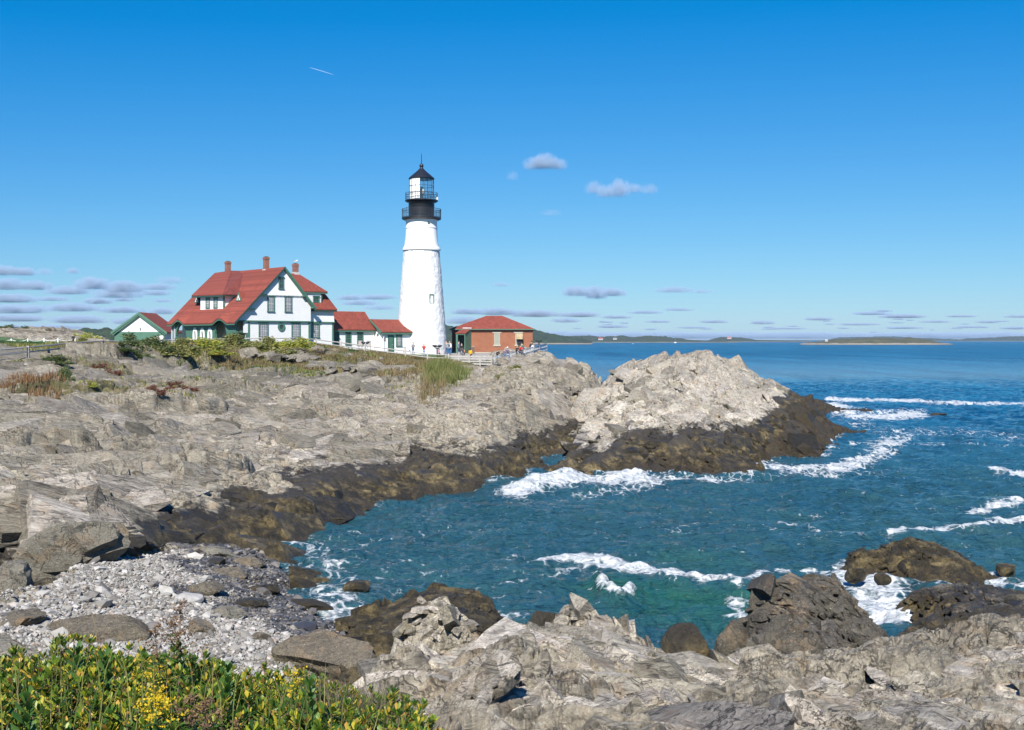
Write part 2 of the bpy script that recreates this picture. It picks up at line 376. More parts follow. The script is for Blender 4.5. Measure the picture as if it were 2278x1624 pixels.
# ------------------------------------------------ land height from measured points
def Z_(px,D,z): return ((px-CX)/F*D,D,z)
land=[P(*a) for a in [
 # crest by the fence, lawn, knoll
 (-60,803,96),(0,800,97),(64,797,100),(150,788,110),(229,776,124),(300,777,128),(380,778,130),(460,776,130),(560,774,132),(650,773,134),(720,775,138),(770,782,140),(830,789,143),(900,795,145),(960,806,145),(1000,811,144),(1060,815,143),(1100,815,143),(1150,803,144),(1190,792,154),(1224,784,162),
 (0,768,150),(120,766,150),(220,765,150),(40,742,182),(110,735,185),(170,740,185),(-80,730,185),(230,762,185),(330,764,180),
 # left slope to the beach
 (0,850,86),(60,845,88),(120,835,92),(0,895,78),(100,892,78),(200,830,100),(200,880,86),(300,820,108),(300,870,92),(300,840,104),
 (420,800,120),(430,835,112),(500,835,112),(600,810,122),
 (-80,900,72),(0,960,66),(150,950,70),(300,940,78),(0,1010,58),(150,1010,61),(300,1000,68),(420,960,78),(420,1000,72),
 (0,1060,52),(150,1070,53),(300,1060,60),(440,1060,63),(0,1130,45),(150,1140,46),(300,1150,52),(440,1130,56),
 (350,1190,51),(440,1180,54.5),
 # middle
 (520,880,98),(520,940,85),(520,1010,74),(520,1080,65),(520,1140,59),
 (600,900,100),(600,960,85),(600,1020,75),(650,1090,65),(620,1130,61),(570,1170,57.5),
 (700,840,115),(700,880,104),(700,930,92),(720,990,80),(740,1050,72),(740,1090,68.5),
 (800,820,125),(820,870,108),(820,920,96),(830,970,86),(840,1030,77),(820,1090,71),
 (900,830,125),(900,880,108),(900,930,97),(900,990,86),(900,1050,78),
 (1000,840,122),(1000,880,108),(1000,930,97),(1000,980,88),(1000,1040,80),
 (930,880,112),(1060,850,125),(1060,900,104),(1060,960,92),(1060,1020,84),
 (1110,860,115),(1110,900,103),(1110,960,93),(1110,1010,87),
 (1150,830,130),(1170,870,112),(1180,920,103),(1180,970,97),(1190,830,128),
 (1229,787,160),(1237,822,158),(1240,836,140),(1225,870,118),(1225,920,108),(1222,960,103),
 (1255,812,150),(1300,814,150),(1330,838,148),(1290,870,128),(1320,880,140),(1270,930,113),(1300,930,118),(1285,960,110),(1260,985,106),(1300,1000,100),
]]
land+=[ # waterline and sea floor
 Z_(600,57.6,.05),Z_(650,57.3,.0),Z_(700,60,.0),Z_(830,68.7,.0),Z_(900,71.5,0),Z_(1000,75,0),Z_(1060,78.5,0),Z_(1110,82.2,0),Z_(1140,86,-.1),Z_(1180,93,0),Z_(1215,98,-.15),Z_(1245,98,-.2),
 Z_(720,55,-1.6),Z_(860,62,-2),Z_(1000,68,-2.2),Z_(1110,75,-2),Z_(1190,85,-1.2),Z_(1300,78,-2),
 Z_(1340,152,1.5),Z_(1360,150,-.5),Z_(1420,140,-2),Z_(1350,165,-2.5),Z_(1280,175,-2.5),Z_(1250,170,0),Z_(1500,120,-3),Z_(1330,125,-.2),Z_(1340,110,-.5),
 # beach
 Z_(640,52,.05),Z_(672,46.5,.05),Z_(700,43,.05),Z_(760,40.3,.02),Z_(815,38.3,.05),Z_(860,36,.1),
 Z_(760,48,-1.0),Z_(830,42,-1.1),Z_(950,40,-1.5),Z_(520,50,.75),Z_(560,44,.75),Z_(600,39.5,.7),Z_(680,36,.7),Z_(760,33,.8),
 Z_(350,41.4,1.45),Z_(200,39,1.9),Z_(450,35.7,1.3),Z_(100,33,2.1),Z_(500,30.4,1.7),Z_(0,36,2.1),Z_(-80,36,2.5),Z_(350,33,1.7),Z_(620,30,1.4),Z_(280,48,1.6),Z_(100,44,2.0),
 # slope below the viewpoint
 (0,0,8.3),(-8,2,8.4),(9,1,8.2),(-4,5.5,7.45),(-1.2,5.5,7.4),(-3.5,8,6.8),(-1.5,8,6.7),(2,6,7.4),(6,6,7.5),(-10,8,7.5),
 (-8,16,4.2),(-4,15,4.2),(-9,24,2.4),(-6,24,2.2),(-4,22,2.6),(-14,22,3.2),(-18,10,7),
 # behind the crest
 Z_(420,150,9.3),Z_(560,150,9.25),Z_(700,153,9.25),Z_(745,154,9.1),Z_(800,155,8.3),Z_(870,156,8.05),Z_(940,160,7.85),Z_(1050,165,7.75),Z_(1150,165,7.7),Z_(600,175,9.0),Z_(800,180,7.6),Z_(1000,182,7.2),Z_(1150,180,7.6),Z_(1195,176,7.5),Z_(1235,178,5),Z_(1020,176,7.75),Z_(1100,176,7.75),Z_(1235,165,7),
 Z_(1000,154,7.75),Z_(1060,153,7.7),Z_(1130,153,7.7),Z_(1185,152,7.7),Z_(940,152,7.8),Z_(1040,147,7.35),Z_(1110,146,7.4),Z_(1160,148,7.6),
 Z_(300,152,9.0),Z_(300,200,7.5),Z_(0,230,6),Z_(600,215,3),Z_(900,215,1),Z_(1100,205,0),Z_(1180,195,-2),Z_(600,240,-3),Z_(900,235,-4),Z_(1100,225,-4),Z_(300,235,1),Z_(0,260,2),
]
land+=[P(*a) for a in [ # bedrock of the near shore
 (870,1590,12.5),(880,1490,16),(1060,1450,18.5),(1140,1410,20.5),(1230,1410,20.5),(1400,1420,20.5),(1480,1480,19.5),(1600,1482,21.5),(1700,1490,22),(1790,1480,22),(1900,1462,23),(1990,1445,23.5),(2080,1432,22.5),(2180,1436,22),(2278,1424,21.5),(2380,1420,21),
 (1100,1640,11.3),(1400,1640,11.8),(1700,1650,12.6),(2000,1640,13.2),(2278,1640,13.2),(1300,1510,16),(1550,1540,16.5),(1800,1550,16.8),(2200,1510,17.5),(2050,1530,17),(960,1500,16),(960,1620,11.5)]]
land+=[Z_(900,24,1.0),Z_(1050,25,.5),Z_(1180,26,-.3),Z_(1350,26,-.3),Z_(1480,25,.2),Z_(1600,26,1.4),Z_(1750,27,2.2),Z_(1950,28,1.5),Z_(2100,28,2.4),Z_(2300,28,2.6),
 Z_(1000,33,-1),Z_(1200,34,-2),Z_(1450,34,-2),Z_(1650,36,-1.5),Z_(1900,36,-.8),Z_(2050,37,-.6),Z_(2300,40,-.6),Z_(1450,55,-3),Z_(1800,60,-3),Z_(2200,55,-2.5),Z_(2500,40,-1),Z_(1100,50,-2.5)]
landf=RBF(land)
def inpoly(px,py,poly):
    r=np.zeros(px.shape,bool); n=len(poly)
    for i in range(n):
        x0,y0=poly[i]; x1,y1=poly[(i+1)%n]
        c=((y0>py)!=(y1>py))&(px<(x1-x0)*(py-y0)/((y1-y0)+1e-12)+x0); r^=c
    return r
def soft(X,Y,pts,rad):
    """soft mask round world points"""
    o=np.zeros(X.shape)
    for x,y,r in pts: o=np.maximum(o,np.exp(-((X-x)**2+(Y-y)**2)/(r*r)))
    return o
BEACH=[P(350,1185,51)[:2],P(600,1185,56)[:2],P(690,1290,47)[:2],(-7.4,43),(-6.0,40.3),(-4.8,38.3),(-3.9,36),(-3.6,32),(-3.6,27.5),(-5,25.5),(-10,26),(-13.5,29.5),(-15.3,33.5),(-15.6,37.5),(-16.6,41),(-15.8,44.5),(-15.6,47.5)]
px__=lambda X,Y: CX+X/Y*F
FP=[(-40,94),(63,100),(148.7,112),(228.5,125),(305,131),(383,135),(470,136.5),(583,137.5),(645,139),(703,142),(758,143),(812,144),(862.7,145),(902,145),(951,145.5),(997.8,146)]
def fence_gap(X,Y):
    px=px__(X,Y); return np.where(px<1010,Y-np.interp(px,[a for a,b in FP],[b for a,b in FP]),-50)
def land_z(X,Y,detail=True):
    zb=landf(X,Y)
    if not detail: return zb
    bm=np.zeros(X.shape); wx=(vn(X*.5,Y*.5,3)-.5)*1.8; wy=(vn(X*.5,Y*.5,4)-.5)*1.8
    for i in range(10):
        r_=1.3*math.sqrt((i+.5)/10); bm+=inpoly(X+wx+r_*math.cos(i*2.4),Y+wy+r_*math.sin(i*2.4),BEACH)/10.
    lawn=sm(Y-X*.02,146,151)*sm(-X,-14,-6)*(1-sm(Y,178,184)*sm(-X,50,60))
    kn=sm(Y,164,170)*sm(px__(X,Y),-200,-100)*(1-sm(px__(X,Y),190,240)); lawn=lawn*(1-kn)
    near=1-sm(Y,6,9.5)
    topc=sm(Y,128,140)*sm(-X,-8,4)*.5
    fg=fence_gap(X,Y); fl_=sm(fg,-9,-3)*(1-kn)
    a=(1-.9*fl_)*(1-bm*.93)*(1-lawn)*(1-near*.9)*(1-topc)
    lowf=sm(-X,25,60)*sm(Y,60,90)
    nr=1-sm(Y,28,34)
    d1=rockdetail(X,Y,1.0,(9,3.8,1.6,.65),.19,1)+(fbm(X*.12,Y*.12,9,3)-.5)*1.0
    d2=rockdetail(X,Y,1.0,(2.8,1.2,.52,.22,.1),.16,11)*(.35+.65*sm(X,-4,-1))
    z=zb+(d1*(1-nr)+d2*nr)*a
    return z
ys=np.r_[np.geomspace(3.2,10,90),np.geomspace(10.05,40,420),np.geomspace(40.08,150,760),np.geomspace(150.4,262,90)]
Q,Y=np.meshgrid(np.linspace(-.58,.54,1500),ys); X=Q*Y
Zb=landf(X,Y); Zl=land_z(X,Y)
keep=(Zl>-1.3)
px_=CX+X/Y*F; py_=HY+(CH-Zl)/Y*F
crest=sm(Y,100,118)*(1-sm(X,-3,12))
veg=.0*X
veg=np.maximum(veg,crest*sm(Y,112,126)*.62)
veg=np.maximum(veg,sm(Y,126,138)*(1-sm(X,-4,3))*.95)
veg=np.maximum(veg,.95*soft(X,Y,[(-34,80,6),(-38,80,5),(-30,84,4)],1.0))
veg=np.maximum(veg,.8*soft(X,Y,[(P(340,860,92)[0],94,6),(P(230,825,100)[0],102,7),(P(990,850,118)[0],120,6),(P(1030,835,124)[0],126,5)],1.0))
veg=np.maximum(veg,(1-sm(Y,7,11))*(1-sm(X,-1.2,1.2))*.9)
veg=veg*(1-.75*sm(Y,158,166)*(1-sm(px_,200,240)))
veg=veg-((Zl-Zb)>.35)*.25
def dullf(X,Y):
    px=CX+X/Y*F; d=sm(Y,66,100)*(1-.75*sm(px,820,1000)); d=np.maximum(d,.55*(1-sm(px,380,520))*sm(Y,50,60)); d=d*(1-.8*np.exp(-((px-780)/260)**2-((Y-92)/11)**2)); return np.clip(d*.85,.06,1)
dull=dullf(X,Y)
lift=np.where(Y<32,.9-.6*sm(X,8,14),0); lift=np.maximum(lift,1.3*inpoly(X,Y,BEACH))
V=np.stack([X,Y,Zl],-1).reshape(-1,3)
V,Fq,at=compact(V,gridfaces(*X.shape,keep),{'veg':veg,'dull':dull,'lift':lift,'main':veg*0+1})
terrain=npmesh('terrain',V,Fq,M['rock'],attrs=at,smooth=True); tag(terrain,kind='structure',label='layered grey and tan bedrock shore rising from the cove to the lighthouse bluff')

# lawn and paved area sheets following the ground
def gz(x,y):
    a=np.array([[float(x)]]); b=np.array([[float(y)]]); return float(land_z(a,b)[0,0])
def gzb(x,y):
    a=np.array([[float(x)]]); b=np.array([[float(y)]]); return float(landf(a,b)[0,0])

def patch(name,ctrl,q,yr,nq,ny,mat,label,amp=1.0,liftfn=None,sizes=(5,2.2,1,.45,.2,.09),k=.14,seed=3,cut=-1.2,dull=.0,lift=0.0,group=None,ys=.7,cat='rock',st=ST,stretch=2.0,cutfn=None,smooth=.02):
    f=RBF(ctrl,ys,smooth); X,Y=polar((q[0]-CX)/F,(q[1]-CX)/F,nq,yr[0],yr[1],ny)
    zb=f(X,Y)
    z=zb+rockdetail(X,Y,amp,sizes,k,seed,st,stretch)
    kp=z>(cut if cutfn is None else cutfn(X,Y))
    V=np.stack([X,Y,z],-1).reshape(-1,3); o1=np.ones(X.shape)
    V,Fq,at=compact(V,gridfaces(*X.shape,kp),{'dull':o1*dull,'lift':o1*lift if liftfn is None else liftfn(X,Y),'veg':o1*0,'main':o1})
    o=npmesh(name,V,Fq,mat,attrs=at,smooth=True); tag(o,label,cat,group); return o,f
outc=[P(*a) for a in [
 (1362,850,126),(1368,834,124.5),(1374,824,124),(1395,816,124),(1440,812,121),(1470,802,119),(1495,796,119),(1540,793,119),(1592,794,119),(1622,800,120),(1640,814,121),(1652,832,122),(1540,800,114),(1590,808,114),(1500,808,114),(1700,850,126),(1735,872,130),(1780,880,146),(1815,887,158),
 (1315,900,115),(1312,940,107),(1330,880,122),(1500,840,112),(1450,860,110),(1600,845,113),(1400,870,112),(1380,910,105),
 (1500,890,105),(1560,900,105),(1640,890,110),(1450,930,99),(1560,938,99.5),(1500,945,97.5),(1400,960,95.5),(1330,970,97),(1300,1000,93),
 (1260,1030,88),(1350,1010,89.5),(1500,1000,91),(1560,1010,89),(1600,975,93),(1640,1000,89),(1680,950,99),(1700,900,110),(1740,930,108),(1765,960,104),(1812,962,108),(1805,922,125),(1812,990,101.5),(1660,1030,86)]]
outc+=[Z_(1240,84.5,0),Z_(1330,85,.0),Z_(1400,86.5,0),Z_(1460,86,0),Z_(1530,83.6,0),Z_(1600,83,0),Z_(1660,82,0),Z_(1690,86,-.1),Z_(1720,96,0),Z_(1780,97.3,0),Z_(1815,97.5,0),Z_(1832,98.5,0),Z_(1850,107,-.1),Z_(1832,130,0),Z_(1825,150,.1),Z_(1825,172,-.3),
 Z_(1200,82,-1.5),Z_(1330,80,-2),Z_(1500,78,-2.2),Z_(1660,77,-2),Z_(1720,86,-2),Z_(1790,90,-2.2),Z_(1890,92,-2),Z_(1910,110,-2.2),Z_(1895,140,-2),Z_(1880,180,-2.5),Z_(1750,185,-2.5),Z_(1700,150,-2),Z_(1600,140,-2),Z_(1450,138,-1.5),Z_(1360,142,-1.5),Z_(1330,135,.6),Z_(1290,112,.3),Z_(1265,100,-.6),Z_(1225,92,-1)]
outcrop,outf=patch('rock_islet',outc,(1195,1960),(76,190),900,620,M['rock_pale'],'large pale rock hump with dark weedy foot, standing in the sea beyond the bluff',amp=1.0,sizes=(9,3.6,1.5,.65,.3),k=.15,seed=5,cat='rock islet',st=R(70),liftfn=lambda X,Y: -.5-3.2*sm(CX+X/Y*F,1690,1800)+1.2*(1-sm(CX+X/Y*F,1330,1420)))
# water
strokes=[
 ([(1845,890),(1950,891),(2100,896),(2278,899),(2400,901)],5,1.0),([(1850,905),(1900,925),(1960,925),(2040,922)],13,.95),([(1880,940),(1960,960),(2100,962),(2278,975)],14,.55),([(1900,985),(1990,985),(2100,990),(2278,992)],8,.5),
 ([(1690,1035),(1760,1045),(1840,1050),(1900,1035),(1950,1010),(2000,975)],16,.85),([(1720,1060),(1850,1065),(1960,1050)],10,.5),
 ([(1145,1095),(1200,1080),(1270,1065),(1330,1068),(1400,1055),(1430,1072)],18,1.0),([(1290,1100),(1360,1092),(1440,1085)],10,.6),([(1430,1060),(1540,1065),(1660,1070)],9,.7),([(1130,1060),(1160,1045),(1190,1075)],8,.6),
 ([(1030,1085),(1100,1072),(1160,1060)],8,.55),([(880,1120),(1000,1095),(1060,1085)],6,.35),
 ([(610,1200),(680,1230),(760,1290),(800,1330)],30,.62),([(640,1190),(760,1210),(830,1250),(880,1300)],26,.42),([(600,1190),(650,1205)],8,.9),([(690,1300),(750,1330),(810,1370)],22,.75),([(830,1330),(900,1310)],18,.5),
 ([(1185,1245),(1260,1238),(1330,1245),(1400,1255),(1480,1268),(1560,1280),(1640,1290)],8,.95),([(1240,1265),(1290,1250),(1330,1240)],7,.8),([(1290,1250),(1400,1262),(1500,1280),(1600,1298),(1650,1310)],6,.8),
 ([(1100,1300),(1200,1275),(1280,1262)],7,.55),([(1338,1298),(1352,1318),(1378,1334),(1404,1320)],7,1.1),([(1325,1288),(1345,1300)],5,.9),([(1060,1330),(1180,1310),(1330,1300)],6,.5),([(1500,1300),(1600,1295),(1640,1305)],6,.9),
 ([(1640,1290),(1700,1270),(1800,1265),(1890,1285)],9,.8),([(1640,1340),(1650,1370)],14,.9),([(1900,1270),(1930,1300),(1960,1350),(2000,1380)],34,1.05),([(1990,1300),(2100,1310),(2278,1320)],9,.7),([(2200,1290),(2260,1310),(2320,1310)],20,.8),
 ([(1990,1190),(2080,1182),(2170,1175),(2260,1160),(2330,1150)],9,1.0),([(2170,1135),(2240,1118),(2300,1112)],10,.8),([(1740,1170),(1820,1180),(1900,1190)],6,.7),([(1900,1195),(2000,1205)],5,.5),([(2210,1045),(2278,1055)],7,.8),
 ([(1380,1160),(1440,1170),(1500,1180),(1560,1165)],7,.45),([(900,1240),(960,1250)],8,.55),([(700,1190),(820,1200),(960,1180),(1080,1190)],28,.40),([(1100,1170),(1200,1160)],18,.32),([(900,1290),(1050,1260),(1150,1230)],24,.36),([(1300,1200),(1450,1210)],14,.3),
 ([(1240,1390),(1120,1380),(1060,1350)],14,.55),([(1180,1060),(1230,1090)],10,.6)]
greens=[([(1350,1310),(1480,1325),(1600,1340),(1660,1345)],26,.95),([(1440,1350),(1560,1370),(1640,1380)],24,.6),([(1480,1240),(1600,1245)],20,.35)]
def water_obj():
    q=np.linspace(-.62,.62,1150); y=np.r_[np.geomspace(18,330,760),np.geomspace(335,2600,130),np.geomspace(2700,19500,30)]
    Q,Yw=np.meshgrid(q,y); Xw=Q*Yw
    g=1-sm(Yw,200,330)
    zz=(fbm(Xw*.16+Yw*.05,Yw*.30,31,3)-.5)*.75+(fbm(Xw*.55,Yw*1.0,37,3)-.5)*.62+(np.abs(fbm(Xw*1.3,Yw*2.0+3,41,2)-.5))*-.22
    gr=strokes_field(Xw,Yw,greens)
    zz=zz*g+.35*strokes_field(Xw,Yw,[([(1330,1285),(1450,1295),(1600,1305),(1660,1310)],11,1.0)])+.35*strokes_field(Xw,Yw,[([(1338,1298),(1352,1318),(1378,1334),(1404,1320)],7,.9),([(1150,1085),(1200,1075),(1270,1062)],9,1.2)])
    fo=strokes_field(Xw,Yw,strokes)
    fo=fo*(.38+.62*fbm(Xw*.4,Yw*.4,77,3)+.5*fbm(Xw*1.1,Yw*.7,78,3))
    zt=landf(Xw,Yw); zt=np.where((Yw<200)&(Xw<45),zt,-3)
    zo=np.where((Yw>74)&(Yw<192)&(Xw>0),outf(Xw,Yw),-3); zt=np.maximum(zt,zo)
    sh=np.exp(-((zt+.05)/.5)**2)*(.35+.45*fbm(Xw*.15,Yw*.15,81,2))
    fo=np.maximum(fo,sh)
    zz=zz+np.clip(fo,0,1.1)**1.5*(.06+.5*np.clip(fbm(Xw*1.4,Yw*1.4,91,3)-.35,0,1))*g
    kp=np.ones(Xw.shape,bool)&(zt<1.5)
    V=np.stack([Xw,Yw,zz],-1).reshape(-1,3)
    V,Fq,at=compact(V,gridfaces(*Xw.shape,kp),{'foam':fo,'green':gr})
    o=npmesh('sea_water',V,Fq,M['water'],smooth=True,attrs=at); tag(o,'blue green sea with white foam streaks and small waves',kind='structure')
water_obj()
# ------------------------------------------------ building materials
def lined(name,col,axis=2,pitch=.22,var=.07,bump=.6,rough=.6,dark=.55,rows=True,spec=.4):
    """painted clapboards or shingle courses: a repeating step along one axis"""
    m,t,b=newmat(name); h=N(t); o=h.obj(); z=h.sepz(o,axis)
    fr=h.math('FRACT',h.math('DIVIDE',z,pitch))
    f=h.noise(o,1.2,5,.6); c=h.mix(h.ramp(f,[(.3,0.0),(.7,1.0)]),tuple(x*(1-var) for x in col),col)
    gap=h.smooth(fr,.0,.12,dark,1)
    c=h.mix(1.0,c,h.n('CombineColor',ins={0:gap,1:gap,2:gap}).outputs[0],'MULTIPLY')
    t.links.new(c,b.inputs['Base Color']); b.inputs['Roughness'].default_value=rough; b.inputs['Specular IOR Level'].default_value=spec
    t.links.new(h.bump(fr,bump,.03),b.inputs['Normal']); return m
def shingle(name,col):
    m,t,b=newmat(name); h=N(t); p=h.pos(); z=h.sepz(p)
    fr=h.math('FRACT',h.math('DIVIDE',z,.17)); rowi=h.math('FLOOR',h.math('DIVIDE',z,.17))
    xx=h.math('ADD',h.math('ADD',h.sepz(p,0),h.math('MULTIPLY',h.sepz(p,1),.9)),h.math('MULTIPLY',rowi,.37))
    cell=h.math('FLOOR',h.math('DIVIDE',xx,.33))
    wn=h.n('TexWhiteNoise',noise_dimensions='2D'); cv=h.n('CombineXYZ'); h.L(cell,cv.inputs[0]); h.L(rowi,cv.inputs[1]); h.L(cv.outputs[0],wn.inputs['Vector'])
    f=h.noise(p,.9,5,.6)
    c=h.mix(wn.outputs['Value'],tuple(x*.72 for x in col),tuple(x*1.15 for x in col))
    c=h.mix(h.math('MULTIPLY',h.ramp(f,[(.45,0.0),(.7,1.0)]),.45),c,tuple(x*.6 for x in col))
    gap=h.smooth(fr,.0,.2,.55,1); c=h.mix(1.0,c,h.n('CombineColor',ins={0:gap,1:gap,2:gap}).outputs[0],'MULTIPLY')
    t.links.new(c,b.inputs['Base Color']); b.inputs['Roughness'].default_value=.85
    t.links.new(h.bump(fr,.5,.03),b.inputs['Normal']); return m
M['clap']=lined('white_clapboard',(.80,.80,.79),2,.22)
M['white']=simple('white_paint',(.80,.80,.78),.55,.04)
M['batten']=lined('white_batten_boards',(.78,.78,.77),0,.28,dark=.8,bump=.3)
M['green']=simple('green_trim_paint',(.065,.155,.11),.5,.12)
M['dgreen']=simple('dark_green_paint',(.02,.06,.05),.5,.12)
M['roof']=shingle('red_shingles',(.215,.046,.028))
M['roof_shaded']=shingle('shaded_red_shingles',(.155,.033,.024))  # darker copy of the roof shingles, grazing-sun shade put into the colour
M['flash']=simple('grey_flashing',(.45,.44,.43),.6,.3)
M['black']=simple('black_iron',(.012,.013,.017),.4,.2,spec=.6)
M['rail']=simple('iron_rail_paint',(.02,.028,.04),.5)
M['wood']=simple('weathered_grey_wood',(.34,.32,.30),.8,.3,6)
M['whiterail']=simple('white_rail_paint',(.42,.45,.50),.4,.1)
M['concrete']=simple('grey_concrete',(.36,.34,.31),.9,.15)
M['stone']=simple('pale_stone',(.38,.34,.28),.85,.15)
def brick_mat(name,c1,c2,mor,sc):
    m,t,b=newmat(name); h=N(t); p=h.obj(); cv=h.n('CombineXYZ'); h.L(h.math('ADD',h.sepz(p,0),h.sepz(p,1)),cv.inputs[0]); h.L(h.sepz(p,2),cv.inputs[1])
    br=h.n('TexBrick',ins={'Color1':(*c1,1),'Color2':(*c2,1),'Mortar':(*mor,1),'Scale':1.0,'Mortar Size':.012*sc,'Brick Width':.22*sc,'Row Height':.075*sc}); h.L(cv.outputs[0],br.inputs['Vector'])
    c=h.mix(h.math('MULTIPLY',h.ramp(h.noise(p,.8,5,.65),[(.4,0.0),(.75,1.0)]),.5),br.outputs['Color'],tuple(x*.62 for x in c1))
    t.links.new(c,b.inputs['Base Color']); b.inputs['Roughness'].default_value=.9; t.links.new(h.bump(br.outputs['Fac'],-.4,.01),b.inputs['Normal']); return m
M['brick']=brick_mat('red_brick',(.29,.080,.034),(.20,.052,.024),(.27,.17,.11),1.6)
M['chim']=brick_mat('chimney_brick',(.25,.062,.038),(.17,.042,.03),(.27,.2,.15),1.6)
def glass_mat(name,col,rough=.06):
    m,t,b=newmat(name); b.inputs['Base Color'].default_value=(*col,1); b.inputs['Roughness'].default_value=rough; b.inputs['IOR'].default_value=1.5; b.inputs['Specular IOR Level'].default_value=.8; return m
M['glass']=glass_mat('window_glass',(.035,.045,.055))
M['curtain']=glass_mat('window_glass_over_lace',(.22,.23,.25),.12)
def clear_glass():
    m,t,b=newmat('lantern_glass'); h=N(t); tr=h.n('BsdfTransparent'); gl=h.n('BsdfGlossy'); gl.inputs['Roughness'].default_value=.03
    ms=h.n('MixShader'); ms.inputs[0].default_value=.13; h.L(tr.outputs[0],ms.inputs[1]); h.L(gl.outputs[0],ms.inputs[2])
    h.L(ms.outputs[0],t.nodes['Material Output'].inputs['Surface']); return m
M['clear']=clear_glass()
def whitewash():
    m,t,b=newmat('whitewashed_rubble'); h=N(t); o=h.obj()
    f=h.noise(o,1.5,6,.6); c=h.mix(h.ramp(f,[(.35,0.0),(.7,1.0)]),(.58,.58,.575),(.72,.72,.71))
    t.links.new(c,b.inputs['Base Color']); b.inputs['Roughness'].default_value=.8
    v=h.n('TexVoronoi',feature='SMOOTH_F1',ins={'Scale':1.0}); h.L(h.mapping(o,(1.6,1.6,2.6)),v.inputs['Vector'])
    n1=h.bump(v.outputs['Distance'],.35,.05); n2=h.bump(h.noise(o,3.5,6,.7),.4,.05,n1); t.links.new(n2,b.inputs['Normal']); return m
M['wash']=whitewash()

# ------------------------------------------------ lighthouse
k=.066
LX,LY=(937.7-CX)/F*165,165.0; ZB=CH-(788-HY)*k
def lz(py): return CH+(HY-py)*k-ZB
lh=empty('lighthouse',(LX,LY,ZB)); tag(lh,'tall white stone lighthouse tower with black lantern and twin galleries','lighthouse')
prof=[(57.8,800),(57.5,788),(55.6,760),(52.8,724),(50.3,690),(47.9,661),(46.3,640),(44.4,613),(41.8,585),(39.9,563),(39.4,557.5)]
def interp(prof,n):
    a=np.array(prof); pys=np.linspace(a[0,1],a[-1,1],n); return [(np.interp(-py,-a[:,1],a[:,0]),py) for py in pys]
nn=160; pr=interp(prof,150); vs=[]
for r,py in pr:
    z=lz(py)
    for i in range(nn):
        th=2*math.pi*i/nn; vs.append((r*k,th,z))
A=np.array(vs); rr=A[:,0]+ (fbm(A[:,1]*9,A[:,2]*1.6,5,4)-.5)*.13+(fbm(A[:,1]*22,A[:,2]*4.5,8,2)-.5)*.06
Vt=np.stack([rr*np.cos(A[:,1]),rr*np.sin(A[:,1]),A[:,2]],1); idx=np.arange(len(pr)*nn).reshape(len(pr),nn)
nx=np.roll(idx,-1,1); Ft=np.stack([idx[:-1],nx[:-1],nx[1:],idx[1:]],-1).reshape(-1,4)
npmesh('tower_shaft',Vt,Ft,M['wash'],lh,smooth=True)
MB().lathe([(r*k,lz(y)) for r,y in [(39.3,558.2),(42.4,557.3),(42.4,554.0),(41.2,553.4),(40.2,551.5),(38.6,549),(38.0,546),(36.3,534.6),(35.2,520),(34.8,509.2),(35.6,508.6),(35.6,505.6),(34.7,505),(34.4,497),(34.9,492),(36.2,489.5),(38.4,487.4)]],64).build('upper_shaft',M['white'],lh,True)
MB().lathe([(r*k,lz(y)) for r,y in [(38.2,490.2),(42.2,488.6),(43.8,487.4),(43.8,485.6),(43.2,485),(30,484.8)]],64).build('lower_gallery_deck',M['black'],lh,True)
MB().lathe([(r*k,lz(y)) for r,y in [(29.3,485),(29.3,480.5),(28.8,480),(28.8,452),(30.5,449.5),(30.5,448.5)]],64).build('watch_room',M['black'],lh,True)
MB().lathe([(r*k,lz(y)) for r,y in [(29,450.5),(34,449.6),(36.6,447.6),(36.6,446),(35.8,445.6),(20,445.5)]],64).build('upper_gallery_deck',M['black'],lh,True)
def ring(mb,r,z,w,n=48):
    pts=[(r*math.cos(2*math.pi*i/n),r*math.sin(2*math.pi*i/n),z) for i in range(n+1)]
    mb.tube(pts,w,6,False)
mb=MB(); r=43.0*k
for z in (lz(466),lz(470),lz(484)): ring(mb,r,z,.035 if z!=lz(470) else .025)
for i in range(72):
    a=2*math.pi*i/72; mb.bar((r*math.cos(a),r*math.sin(a),lz(485)),(r*math.cos(a),r*math.sin(a),lz(466)+(.12 if i%9==0 else 0)),.07 if i%9==0 else .03)
mb.build('lower_railing',M['rail'],lh)
mb=MB(); r=35.6*k
for z in (lz(430),lz(435.5),lz(441)): ring(mb,r,z,.03)
for i in range(18):
    a=2*math.pi*i/18; mb.bar((r*math.cos(a),r*math.sin(a),lz(446)),(r*math.cos(a),r*math.sin(a),lz(429.5)),.05)
mb.build('upper_railing',M['rail'],lh)
# lantern room, 16 sides
ln=empty('lantern_room'); ln.parent=lh
def lp(a,r,z): return (r*math.sin(a),-r*math.cos(a),z)
rl=27.0*k; z0,z1=lz(445.5),lz(398.6); mbp=MB(); mbg=MB(); mbm=MB()
for i in range(16):
    a0=2*math.pi*(i-.12)/16; a1=2*math.pi*(i+.88)/16; mid=(a0+a1)/2; mid=(mid+math.pi)%(2*math.pi)-math.pi
    q=[lp(a0,rl,z0),lp(a1,rl,z0),lp(a1,rl,z1),lp(a0,rl,z1)]
    if R(-100)<mid<R(-2):
        mbp.slab(q,tuple(-.04*c for c in (math.sin(mid),-math.cos(mid),0)))
    else: mbg.add(q,[(0,1,2,3)])
    mbm.bar(lp(a0,rl+.01,z0),lp(a0,rl+.01,z1),.06)
    for zz in (z0+.02,z0+(z1-z0)*.33,z0+(z1-z0)*.66,z1-.02): mbm.bar(lp(a0,rl+.02,zz),lp(a1,rl+.02,zz),.05)
mbp.build('blank_panel',M['white'],ln); mbg.build('glazing',M['clear'],ln,fix=False); mbm.build('mullion',M['rail'],ln)
